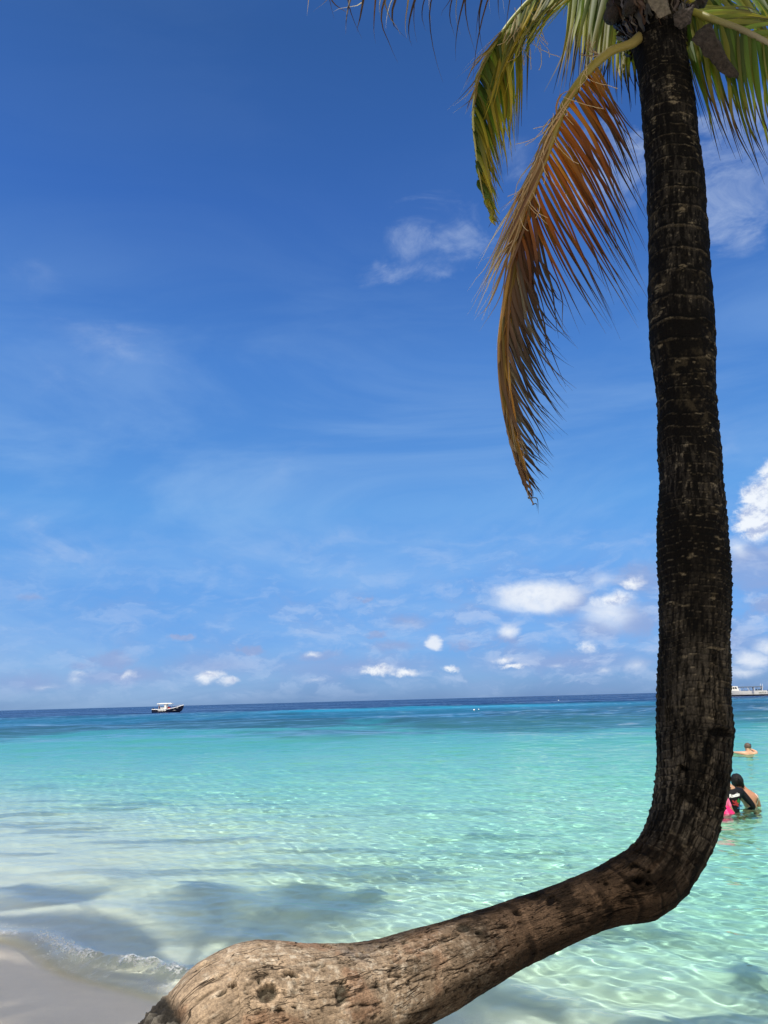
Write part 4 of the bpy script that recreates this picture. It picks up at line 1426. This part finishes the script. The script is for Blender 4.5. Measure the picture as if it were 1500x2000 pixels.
def eyes(h, f, parent):
    f = Vector(f).normalized()
    s = f.cross(Vector((0, 0, 1)))
    for sg in (1, -1):
        bm = bmesh.new()
        bmesh.ops.create_uvsphere(bm, u_segments=12, v_segments=8, radius=.011, matrix=Matrix.Translation(Vector(h)+f*.071+s*sg*.030+Vector((0, 0, .045))))
        me = bpy.data.meshes.new('eye')
        bm.to_mesh(me)
        bm.free()
        link('eye', me, M_EYE, parent)
    bm = bmesh.new()
    bmesh.ops.create_uvsphere(bm, u_segments=12, v_segments=8, radius=1, matrix=Matrix.Translation(Vector(h)+f*.078-Vector((0, 0, .012))) @ Matrix.Diagonal((.022, .010, .006, 1)))
    me = bpy.data.meshes.new('mouth')
    bm.to_mesh(me)
    bm.free()
    link('mouth', me, M_LIP, parent)


M_EYE = mat('eye_dark', (.06, .045, .04), .2)
M_LIP = mat('lips', (.35, .12, .10), .5)
M_HAIR = mat('black_hair', (.006, .005, .005), .5, noise=.4, nscale=60, spec=.25, bump=.6, bscale=140)
M_SUIT = mat('black_lycra', (.005, .006, .009), .6, spec=.18, bump=.3, bscale=22)


def torso_shift(d, dx=0, dz=0):
    return {k: (v[0]+dx, v[1], v[2]+dz) if k != 'face' else v for k, v in d.items()}


# the young person in the black rash guard
pb = PZ(1432, 1583)
boy = empty('person', pb)
boy.scale = (1.07,)*3
tag(boy, 'person with short black hair in a printed black rash guard, back turned, beside the trunk', 'person')
jb = {'pelvis': (-.01, .02, -.22), 'waist': (0, .02, -.02), 'chest': (.01, .02, .14), 'upchest': (.01, .03, .27), 'neck': (-.03, .05, .37), 'skull0': (-.045, .07, .45), 'skull1': (-.050, .075, .52), 'skull2': (-.050, .075, .555),
      'face': (-.3, 1, -.15), 'lsh': (-.15, .03, .275), 'lel': (-.26, .08, .06), 'lwr': (-.20, .28, -.02), 'rsh': (.165, .02, .265), 'rel': (.315, -.03, .045), 'rwr': (.235, .10, -.045),
      'lhip': (-.10, .02, -.32), 'lkn': (-.12, .10, -.66), 'lan': (-.13, -.02, -.98), 'rhip': (.10, .02, -.32), 'rkn': (.12, .09, -.66), 'ran': (.14, -.04, -.98)}
N, B = body(jb, .86)
skinned('body', N, B, SKIN('tan_skin', (.42, .23, .14)), boy)
hair_cap('hair', (-.050, .072, .495), jb['face'], .098, mat('short_hair', (.012, .010, .010), .6, noise=.4, nscale=80, bump=.5, bscale=200), boy, low=-.45, scale=(.93, 1.08, 1.12), bumpy=.003)
eyes(jb['skull0'], jb['face'], boy)
g = 1.13
RG = {k: (*N[k][:3], N[k][3]*g+.004, N[k][4]*g+.004) for k in ('pelvis', 'waist', 'chest', 'upchest', 'lsh', 'lel', 'lwrist', 'rsh', 'rel', 'rwrist')}
RG['collar'] = (-.016, .040, .318, .078, .074)
RG['upchest'] = (.01, .03, .265, .148, .104)
rg = skinned('rash_guard', RG, [('pelvis', 'waist'), ('waist', 'chest'), ('chest', 'upchest'), ('upchest', 'collar'), ('upchest', 'lsh'), ('lsh', 'lel'), ('lel', 'lwrist'), ('upchest', 'rsh'), ('rsh', 'rel'), ('rel', 'rwrist')], M_SUIT, boy)
rg['label'] = 'black long sleeved rash guard with a colourful print on the back'


def on_back(x, z, lift=.004):
    """point on the back of the rash guard"""
    ok, loc, nor, _ = rg.ray_cast(Vector((x, -1, z)), Vector((0, 1, 0)))
    if not ok:
        return Vector((x, -.1, z))
    return loc-Vector((0, lift, 0))


bpy.context.view_layer.update()


def print_shape(name, polys, m, parent, lift=.004):
    bm = bmesh.new()
    for pl in polys:
        cx, cz = sum(p[0] for p in pl)/len(pl), sum(p[1] for p in pl)/len(pl)
        vs = [bm.verts.new(on_back(x, z, lift)) for x, z in pl]
        c = bm.verts.new(on_back(cx, cz, lift))
        for i in range(len(vs)):
            bm.faces.new((vs[i], vs[(i+1) % len(vs)], c))
    bmesh.ops.solidify(bm, geom=bm.faces[:], thickness=.0015)
    me = bpy.data.meshes.new(name)
    bm.to_mesh(me)
    bm.free()
    return link(name, me, m, parent)


def text_mesh(body_, size, shear=0.0, bold=0.0):
    cu = bpy.data.curves.new('lettering', 'FONT')
    cu.body = body_
    cu.size = size
    cu.shear = shear
    cu.extrude = .001
    cu.offset = bold
    o = bpy.data.objects.new('lettering', cu)
    COL.objects.link(o)
    bpy.context.view_layer.update()
    me = bpy.data.meshes.new_from_object(o.evaluated_get(bpy.context.evaluated_depsgraph_get()))
    bpy.data.objects.remove(o)
    me.materials.clear()
    return me


tm = text_mesh('Roatán', .062, .25, .0022)
wx = max(v.co.x for v in tm.vertices)
for v in tm.vertices:
    x = -.075+v.co.x*.165/wx
    z = .195+v.co.y*1.1+v.co.x*.15
    p = on_back(x, z, .005+(.001 if v.co.z > 0 else 0))
    v.co = p
lo = link('lettering', tm, mat('white_print', (.8, .8, .8), .5), rg)
rr = random.Random(4)
leafp = lambda cx, cz, a, l, w: [(cx+math.cos(a)*l*u-math.sin(a)*w*math.sin(math.pi*u)*sg, cz+math.sin(a)*l*u+math.cos(a)*w*math.sin(math.pi*u)*sg) for sg, us in ((1, (0, .25, .5, .75, 1)), (-1, (.75, .5, .25))) for u in us]
print_shape('green_print', [leafp(.055, .10, 1.5, .09, .022), leafp(.06, .12, 1.1, .05, .014), leafp(.05, .12, 2.0, .05, .014)], mat('print_green', (.03, .30, .06), .5), rg)
print_shape('blue_print', [leafp(.068, .06, a, .045, .012) for a in (.4, 1.1, 1.8, 2.5)]+[leafp(.055, .04, a, .036, .009) for a in (.2, 1.6, 2.9)], mat('print_blue', (.06, .25, .62), .5), rg, .0055)
print_shape('red_print', [leafp(-.01, .12, a, .055, .013) for a in (-.8, 0, .9, 2.2)]+[leafp(.005, .09, a, .055, .011) for a in (-.3, .5, 2.8)], mat('print_red', (.72, .05, .06), .5), rg, .007)

# the child in pink, mostly behind the trunk
pk = PZ(1409, 1587)
child = empty('person', pk)
child.scale = (1.07,)*3
tag(child, 'small child in bright pink swimwear, almost hidden by the trunk beside the black rash guard', 'person')
jc = {'pelvis': (0, 0, -.12), 'waist': (0, 0, .0), 'chest': (0, 0, .10), 'upchest': (0, 0, .18), 'neck': (0, .01, .25), 'skull0': (0, .02, .31), 'skull1': (0, .02, .37), 'skull2': (0, .02, .40), 'face': (.2, 1, 0),
      'lsh': (-.10, 0, .185), 'lel': (-.16, .05, .05), 'lwr': (-.14, .18, -.03), 'rsh': (.10, 0, .185), 'rel': (.135, -.03, .06), 'rwr': (.19, .02, .0),
      'lhip': (-.06, 0, -.18), 'lkn': (-.07, .06, -.45), 'lan': (-.07, 0, -.72), 'rhip': (.06, 0, -.18), 'rkn': (.07, .06, -.45), 'ran': (.07, 0, -.72)}
N, B = body(jc, .66)
skinned('body', N, B, SKIN('child_skin', (.48, .28, .18)), child)
hair_cap('hair', (0, .02, .355), jc['face'], .094, M_HAIR, child, scale=(.9, 1.05, 1.1))
eyes(jc['skull0'], jc['face'], child)
M_PINK = mat('pink_cloth', (.85, .02, .16), .35, noise=.15, nscale=30, bump=.5, bscale=30)
M_PINK2 = mat('pale_pink_cloth', (.85, .16, .32), .4, noise=.12, nscale=30)
T1 = {k: (*N[k][:3], N[k][3]*1.16, N[k][4]*1.2) for k in ('waist', 'chest', 'upchest', 'lsh', 'rsh', 'rel')}
T1['waist'] = (0, 0, .02, .11, .09)
skinned('swim_top', T1, [('waist', 'chest'), ('chest', 'upchest'), ('upchest', 'lsh'), ('upchest', 'rsh'), ('rsh', 'rel')], M_PINK2, child, 'waist')
v, fcs = [], []
nu, nv_ = 64, 9
for i in range(nv_):
    u = i/(nv_-1)
    for k in range(nu):
        a = 2*math.pi*k/nu
        r = .09+.095*u**.8+.014*u*math.sin(a*9)+.006*math.sin(a*23)*u
        v.append((math.cos(a)*r*1.0, math.sin(a)*r*.9, .105-.125*u+.008*math.sin(a*9+1)*u))
me = np_mesh('swim_skirt', v, grid_faces(nv_, nu, wrap=True))
link('swim_skirt', me, M_PINK, child)

# the woman
pw = PZ(1452, 1577)
woman = empty('person', pw)
woman.scale = (1.07,)*3
tag(woman, 'woman with black pinned up hair and bare back, leaning right behind the black rash guard', 'person')
jw = {'pelvis': (.14, .0, -.30), 'waist': (.13, .0, -.08), 'chest': (.11, .0, .08), 'upchest': (.075, .01, .20), 'neck': (.03, .06, .28), 'skull0': (.008, .09, .345), 'skull1': (-.004, .095, .405), 'skull2': (-.004, .095, .435),
      'face': (-.45, 1, -.1), 'lsh': (-.09, .05, .20), 'lel': (-.14, .22, .02), 'lwr': (-.02, .34, -.06), 'rsh': (.205, -.01, .15), 'rel': (.26, .03, -.03), 'rwr': (.16, .22, -.10),
      'lhip': (.06, .0, -.38), 'lkn': (.02, .12, -.72), 'lan': (.02, .0, -1.05), 'rhip': (.22, .0, -.38), 'rkn': (.24, .12, -.72), 'ran': (.24, .0, -1.05)}
N, B = body(jw, .90)
skinned('body', N, B, SKIN('sunned_skin', (.40, .19, .11)), woman)
hair_cap('hair', (-.004, .092, .385), jw['face'], .098, M_HAIR, woman, low=-.75, scale=(.95, 1.08, 1.15), bumpy=.008, seed=5)
BN = {'pelvis': (-.010, -.015, .455, .034, .030), 'b': (.0, -.03, .41, .040, .036), 'c': (.018, -.025, .35, .034, .032), 'd': (.04, -.005, .29, .020, .020)}
skinned('hair_bun', BN, [('pelvis', 'b'), ('b', 'c'), ('c', 'd')], M_HAIR, woman)
eyes(jw['skull0'], jw['face'], woman)
ST = {k: (*N[k][:3], N[k][3]*1.10, N[k][4]*1.12) for k in ('pelvis', 'waist')}
ST['c'] = (.115, .0, .005, .125, .098)
skinned('swimsuit', ST, [('pelvis', 'waist'), ('waist', 'c')], mat('grey_pink_suit', (.42, .32, .32), .6, noise=.2, nscale=40), woman)
bpy.context.view_layer.update()
wb = [o for o in woman.children if o.name.startswith('body')][0]
sp_ = []
for (x, z) in ((.215, .205), (.235, .15), (.235, .09), (.215, .03), (.19, .0)):
    ok, loc, nor, _ = wb.ray_cast(Vector((x-.02, -1, z)), Vector((0, 1, 0)))
    sp_.append((loc if ok else Vector((x, -.08, z)))+Vector((0, -.003, 0)))
ss = Strips()
ss.tube(curve_pts(sp_, 20), [.0055]*20, [(.8, .78, .75)]*20, 6)
link('strap', ss.mesh('strap'), mat('white_strap', (.8, .78, .76), .6), woman)

# the man further out
pm = PZ(1463, 1472.5)
man = empty('person', pm)
man.scale = (1.07,)*3
tag(man, 'shirtless man with cropped hair up to his shoulders in the sea, farthest swimmer', 'person')
jm = {'pelvis': (.02, .15, -.60), 'waist': (.02, .08, -.38), 'chest': (.01, .02, -.17), 'upchest': (.01, .0, -.02), 'neck': (.0, .0, .085), 'skull0': (.0, .02, .165), 'skull1': (.0, .025, .235), 'skull2': (.0, .02, .262),
      'face': (-.15, 1, 0), 'lsh': (-.17, .0, .015), 'lel': (-.25, .12, .025), 'lwr': (-.31, .34, .03), 'rsh': (.19, .0, .0), 'rel': (.275, .12, .035), 'rwr': (.14, .17, .12),
      'lhip': (-.08, .18, -.70), 'lkn': (-.10, .42, -.92), 'lan': (-.10, .20, -1.25), 'rhip': (.12, .18, -.70), 'rkn': (.14, .42, -.92), 'ran': (.14, .20, -1.25)}
N, B = body(jm, 1.05, hand_dirs={'r': (1, 0, 0)})
skinned('body', N, B, SKIN('fair_skin', (.62, .34, .22)), man)
hair_cap('hair', (0, .02, .20), jm['face'], .097, mat('cropped_hair', (.10, .065, .05), .7, noise=.3, nscale=120), man, low=-.30, scale=(.92, 1.08, 1.12), bumpy=.002)
eyes(jm['skull0'], jm['face'], man)
# the small dark blue camera he holds up
cb = empty('camera_case', pm+Vector((.128, .16, .235)))
tag(cb, 'small dark blue camera held up beside the head of the shirtless man', 'camera')


def box_bm(bm, c, s, bevel=0.0, rot=None):
    m4 = Matrix.Translation(c) @ (rot or Matrix.Identity(4)) @ Matrix.Diagonal((s[0], s[1], s[2], 1))
    r = bmesh.ops.create_cube(bm, size=1, matrix=m4)
    if bevel:
        ed = list({e for v in r['verts'] for e in v.link_edges})
        bmesh.ops.bevel(bm, geom=ed, offset=bevel, segments=2, affect='EDGES')


def fin(bm, name, m, parent=None, smooth=False):
    me = bpy.data.meshes.new(name)
    bm.to_mesh(me)
    bm.free()
    if smooth:
        me.polygons.foreach_set('use_smooth', [True]*len(me.polygons))
    return link(name, me, m, parent)


bm = bmesh.new()
box_bm(bm, (0, 0, 0), (.085, .05, .11), .008)
box_bm(bm, (.0, 0, -.075), (.035, .035, .05), .006)
fin(bm, 'case', mat('camera_blue', (.012, .02, .10), .35), cb)
bm = bmesh.new()
bmesh.ops.create_cone(bm, segments=20, radius1=.028, radius2=.024, depth=.03, cap_ends=True, matrix=Matrix.Translation((0, .04, .01)) @ Matrix.Rotation(math.pi/2, 4, 'X'))
fin(bm, 'lens', mat('lens_black', (.01, .01, .012), .15), cb)


# ------------------------------------------------------------------ boats
def loft_hull(stations, n=11, cap=True):
    """stations: (x, half beam at sheer, chine half beam, keel z, chine z, sheer z)"""
    v, f = [], []
    for (x, bs, bc, zk, zc, zs) in stations:
        half = [(0, zk), (bc*.55, zk+(zc-zk)*.45), (bc, zc), (bc+(bs-bc)*.35, zc+(zs-zc)*.3), (bc+(bs-bc)*.75, zc+(zs-zc)*.7), (bs, zs)]
        row = [(x, -y, z) for y, z in reversed(half)]+[(x, y, z) for y, z in half[1:]]
        v += row
    m = 11
    for i in range(len(stations)-1):
        for k in range(m-1):
            f.append((i*m+k, i*m+k+1, (i+1)*m+k+1, (i+1)*m+k))
    bm = bmesh.new()
    bv = [bm.verts.new(p) for p in v]
    for q in f:
        bm.faces.new([bv[i] for i in q])
    bm.faces.new(bv[:m])
    bm.faces.new(bv[-m:])
    bmesh.ops.recalc_face_normals(bm, faces=bm.faces)
    return bm


def tube_bm(bm, a, b, r, k=8):
    a, b = Vector(a), Vector(b)
    q = (b-a).to_track_quat('Z', 'Y').to_matrix().to_4x4()
    bmesh.ops.create_cone(bm, segments=k, radius1=r, radius2=r, depth=(b-a).length, cap_ends=True, matrix=Matrix.Translation((a+b)/2) @ q)


M_WHITE = mat('white_gelcoat', (.93, .93, .92), .35, noise=.05, nscale=2)
M_NAVY = mat('navy_gelcoat', (.008, .014, .045), .3, noise=.2, nscale=2)
M_GLASSD = mat('tinted_window', (.015, .018, .022), .12)
M_STEEL = mat('rail_steel', (.5, .52, .55), .3, .7)
M_RED = mat('red_vinyl', (.55, .035, .03), .6, noise=.15, nscale=6)


def small_figure(parent_loc, label, shirt, legs, skin=(.3, .17, .11), seat=False):
    p = empty('person', parent_loc)
    tag(p, label, 'person')
    z0 = .45 if seat else .88
    j = {'pelvis': (0, 0, z0), 'waist': (0, 0, z0+.16), 'chest': (0, 0, z0+.34), 'upchest': (0, 0, z0+.48), 'neck': (0, 0, z0+.58), 'skull0': (0, .02, z0+.67), 'skull1': (0, .02, z0+.74), 'skull2': (0, .02, z0+.77),
         'face': (1, -.3, 0), 'lsh': (-.17, 0, z0+.48), 'lel': (-.24, .05, z0+.22), 'lwr': (-.12, -.2, z0+.15), 'rsh': (.17, 0, z0+.48), 'rel': (.25, .0, z0+.22), 'rwr': (.28, -.15, z0+.03),
         'lhip': (-.09, 0, z0-.07), 'rhip': (.09, 0, z0-.07)}
    if seat:
        j.update({'lkn': (-.12, -.42, z0), 'lan': (-.12, -.45, .06), 'rkn': (.12, -.42, z0), 'ran': (.12, -.45, .06)})
    else:
        j.update({'lkn': (-.11, 0, .46), 'lan': (-.12, .0, .07), 'rkn': (.12, 0, .46), 'ran': (.14, .0, .07)})
    N, B = body(j, .95)
    skinned('body', N, B, SKIN('figure_skin', skin), p, sub=1)
    sh = {k: (*N[k][:3], N[k][3]*1.15, N[k][4]*1.2) for k in ('waist', 'chest', 'upchest', 'lsh', 'rsh')}
    skinned('shirt', sh, [('waist', 'chest'), ('chest', 'upchest'), ('upchest', 'lsh'), ('upchest', 'rsh')], mat('shirt_cloth', shirt, .8), p, 'waist', 1)
    tr = {k: (*N[k][:3], N[k][3]*1.15, N[k][4]*1.15) for k in ('pelvis', 'lhip', 'lkn', 'rhip', 'rkn')}
    skinned('shorts', tr, [('pelvis', 'lhip'), ('lhip', 'lkn'), ('pelvis', 'rhip'), ('rhip', 'rkn')], mat('shorts_cloth', legs, .8), p, 'pelvis', 1)
    hair_cap('hair', (0, .02, z0+.715), (1, -.3, 0), .1, M_HAIR, p)
    return p


# navy hulled boat with a white hard top, left of the picture
q = PZ(328, 1391.5)
sb = empty('motorboat', q)
tag(sb, 'small navy hulled motorboat with a white hard top, out by the reef on the left', 'boat')
K = q.y/F*1.012                         # metres per photograph pixel at that distance
st = [(-28.7*K, 1.05, .95, -.25, .05, .98), (-20*K, 1.18, 1.05, -.32, .02, .92), (-10*K, 1.25, 1.1, -.35, .02, .90), (0, 1.25, 1.08, -.36, .05, .95), (8*K, 1.2, .95, -.33, .12, 1.10),
      (15*K, 1.02, .70, -.25, .25, 1.38), (21*K, .72, .38, -.05, .50, 1.66), (26*K, .33, .10, .45, .95, 1.92), (29*K, .05, .02, 1.35, 1.6, 2.05)]
fin(loft_hull(st), 'hull', M_NAVY, sb, True)
bm = bmesh.new()                       # white gunwale
for sg in (1, -1):
    for a, b in zip(st, st[1:]):
        tube_bm(bm, (a[0], sg*a[1], a[5]+.02), (b[0], sg*b[1], b[5]+.02), .10, 8)
tube_bm(bm, (st[0][0], -st[0][1], st[0][5]), (st[0][0], st[0][1], st[0][5]), .10)
fin(bm, 'gunwale', M_WHITE, sb, True)
bm = bmesh.new()
box_bm(bm, (-4*K, 0, .62), (40*K, 2.0, .06))
fin(bm, 'deck', M_WHITE, sb)
bm = bmesh.new()
box_bm(bm, (-5.4*K, 0, 2.60), (28*K, 2.3, .30), .07)
box_bm(bm, (-5.4*K, 0, 2.77), (20*K, 1.7, .10), .04)
fin(bm, 'hard_top', M_WHITE, sb)
for sg in (1, -1):
    bm = bmesh.new()
    box_bm(bm, (-3.6*K, sg*.95, 1.72), (3.6*K, .10, 1.75), .02, Matrix.Rotation(-.07, 4, 'Y'))
    fin(bm, 'roof_post', M_WHITE, sb)
    bm = bmesh.new()
    tube_bm(bm, (-17*K, sg*.95, .9), (-14.5*K, sg*.95, 2.55), .035)
    fin(bm, 'roof_post', M_WHITE, sb)
    bm = bmesh.new()
    tube_bm(bm, (4.5*K, sg*.85, 2.5), (9.5*K, sg*.85, 1.25), .03)
    fin(bm, 'roof_post', M_STEEL, sb)
bm = bmesh.new()
box_bm(bm, (-9.5*K, 0, 1.15), (8*K, 1.3, .95), .05)
box_bm(bm, (-6.2*K, 0, 1.85), (.6*K, 1.3, .7), .02)
fin(bm, 'console', M_WHITE, sb)
bm = bmesh.new()
pts = [(9*K, .95, 1.3), (11*K, .95, 1.85), (17*K, .8, 2.0), (25*K, .35, 2.25), (27.5*K, 0, 2.32)]
for sg in (1, -1):
    for a, b in zip(pts, pts[1:]):
        tube_bm(bm, (a[0], a[1]*sg, a[2]), (b[0], b[1]*sg, b[2]), .025)
fin(bm, 'bow_rail', M_STEEL, sb)
for sg in (-1, 1):
    bm = bmesh.new()
    for i in range(9):
        box_bm(bm, ((-16.2+1.72*i)*K, sg*1.268, .62), ((1.35 if i % 3 else 1.0)*K, .02, (.33 if i % 2 else .26)))
    fin(bm, 'lettering', M_WHITE, sb)
for sg in (-1, 1):
    bm = bmesh.new()
    box_bm(bm, (16.2*K, sg*.86, 1.22), (7.5*K, .03, .22), 0, Matrix.Rotation(-.20, 4, 'Y') @ Matrix.Rotation(-sg*.18, 4, 'Z'))
    fin(bm, 'bow_number', M_WHITE, sb)
M_OUT = mat('outboard_black', (.02, .02, .022), .4)
for sg in (-1, 1):
    bm = bmesh.new()
    box_bm(bm, (-27.6*K, sg*.45, 1.15), (1.2*K*1.2, .34, .55), .08)
    box_bm(bm, (-29.2*K, sg*.45, .35), (.5*K, .14, 1.1), .03)
    fin(bm, 'outboard', M_OUT, sb)
pz = q+Vector((0, 0, .65))
small_figure(pz+Vector((-16.5*K, -.3, 0)), 'person in red standing at the stern of the navy motorboat', (.50, .03, .03), (.05, .03, .03))
ch = empty('seat_cushion', pz+Vector((2.5*K, -.3, 0)))
tag(ch, 'heap of red cushions in front of the white post of the navy motorboat', 'cushions')
bm = bmesh.new()
box_bm(bm, (0, 0, .42), (5.0*K, .8, .84), .10)
box_bm(bm, (-.1, 0, .90), (3.4*K, .5, .22), .08, Matrix.Rotation(.1, 4, 'Y'))
fin(bm, 'cushion', M_RED, ch)

# white dive boat beyond the trunk on the right
q = PZ(1462, 1359.3)
db = empty('dive_boat', q)
tag(db, 'long white dive boat with a canopy on posts, right edge beyond the trunk', 'boat')
K = q.y/F*.95
st = [(34.5*K, 2.0, 1.85, -.5, .1, 1.42), (31*K, 2.15, 1.95, -.55, .1, 1.75), (20*K, 2.3, 2.05, -.6, .1, 1.75), (0, 2.35, 2.05, -.65, .1, 1.74), (-20*K, 2.3, 1.9, -.65, .15, 1.78), (-35*K, 2.15, 1.6, -.6, .2, 1.95),
      (-48*K, 1.7, 1.0, -.4, .45, 2.25), (-56*K, 1.0, .4, 0, .9, 2.5), (-61*K, .15, .05, 1.5, 1.9, 2.7)]
fin(loft_hull(st), 'hull', M_WHITE, db, True)
bm = loft_hull([(a, c+(b-c)*(.46-e)/(f_-e)+.05, c+.05, d-.02, e, .46) for a, b, c, d, e, f_ in st[:7] if e < .46])
fin(bm, 'waterline_stripe', M_NAVY, db)
bm = bmesh.new()                      # wheelhouse, a wedge with raked windscreen
prof = [(-37*K, 1.78), (-20.5*K, 1.78), (-23.4*K, 3.40), (-33*K, 3.45), (-36*K, 2.5)]
for y in (-1.55, 1.55):
    pass
vs_ = [[bm.verts.new((x, y, z)) for x, z in prof] for y in (-1.55, 1.55)]
bm.faces.new(vs_[0])
bm.faces.new(list(reversed(vs_[1])))
for i in range(5):
    bm.faces.new((vs_[0][i], vs_[1][i], vs_[1][(i+1) % 5], vs_[0][(i+1) % 5]))
bmesh.ops.recalc_face_normals(bm, faces=bm.faces)
fin(bm, 'wheelhouse', M_WHITE, db)
for y in (-1.565, 1.565):
    for x0, x1 in ((-33.4, -30.4), (-29.2, -26.0)):
        bm = bmesh.new()
        vv = [bm.verts.new((x*K, yy, z)) for yy in (y-.012, y+.012) for x, z in ((x0+.9, 2.45), (x1+.9, 2.45), (x1, 3.12), (x0, 3.12))]
        for f_ in ((0, 1, 2, 3), (7, 6, 5, 4), (0, 4, 5, 1), (1, 5, 6, 2), (2, 6, 7, 3), (3, 7, 4, 0)):
            bm.faces.new([vv[i] for i in f_])
        fin(bm, 'window', M_GLASSD, db)
bm = bmesh.new()
box_bm(bm, (1.2*K, 0, 3.05), (47*K, 3.9, .34), .05)
fin(bm, 'canopy', mat('canopy_canvas', (.16, .21, .29), .8, noise=.1), db)
for x in (-20, -3, 8, 24):
    for sg in (1, -1):
        bm = bmesh.new()
        tube_bm(bm, ((x-2 if x == -3 else x)*K, sg*1.8, 2.9), ((x+1 if x == -3 else x)*K, sg*1.9, 1.7), .07)
        fin(bm, 'post', M_WHITE, db)
bm = bmesh.new()
box_bm(bm, (3.4*K, -2.335, 1.35), (4.3*K, .05, .82), .01)
fin(bm, 'side_gate', mat('gate_grey', (.28, .31, .40), .6), db)
tm = text_mesh('HAVITS III', .9, .2, .015)
wx = max(v.co.x for v in tm.vertices)
tm.transform(Matrix.Translation((14.8*K, -2.36, .80)) @ Matrix.Rotation(math.pi/2, 4, 'X') @ Matrix.Diagonal((14.6*K/wx, .75, 1, 1)))
link('lettering', tm, mat('boat_lettering', (.16, .17, .13), .6), db)
bm = bmesh.new()
for i, x in enumerate((12.5, 14, 17, 19, 21, 22.5)):
    tube_bm(bm, (x*K, -1.5, 1.5), (x*K, -1.5, 2.25), .11, 10)
fin(bm, 'tank_rack', mat('dive_tanks', (.10, .14, .16), .4), db)
bm = bmesh.new()
tube_bm(bm, (25*K, 0, 1.7), (27.2*K, 0, 4.1), .05)
tube_bm(bm, (29*K, 0, 1.7), (31*K, 0, 4.0), .05)
tube_bm(bm, (24*K, -.4, 2.9), (31*K, -.4, 2.9), .04)
fin(bm, 'stern_davit', M_WHITE, db)
small_figure(q+Vector((7.8*K, -1.2, 1.55)), 'person in dark clothes standing under the canopy of the white dive boat', (.015, .03, .04), (.01, .02, .03))
small_figure(q+Vector((25.2*K, -.9, 1.75)), 'person standing at the stern of the white dive boat', (.25, .30, .33), (.02, .03, .06))


# mooring floats on the reef edge
def buoy(px, py, r, label):
    c = PZ(px, py)
    t = empty('mooring_buoy', c)
    tag(t, label, 'buoy', 'small white floats on the reef')
    bm = bmesh.new()
    bmesh.ops.create_uvsphere(bm, u_segments=16, v_segments=12, radius=r, matrix=Matrix.Translation((0, 0, r*.5)))
    fin(bm, 'float', M_WHITE, t, True)
    bm = bmesh.new()
    bmesh.ops.create_cone(bm, segments=10, radius1=r*.18, radius2=r*.12, depth=r*.7, cap_ends=True, matrix=Matrix.Translation((0, 0, r*1.7)))
    fin(bm, 'ring_stem', M_STEEL, t)


buoy(1091, 1368.5, .17, 'white float nearest the horizon, just left of the trunk')
buoy(926, 1387.5, .13, 'left one of the two small white floats close together')
buoy(935, 1386.8, .11, 'right one of the two small white floats close together')
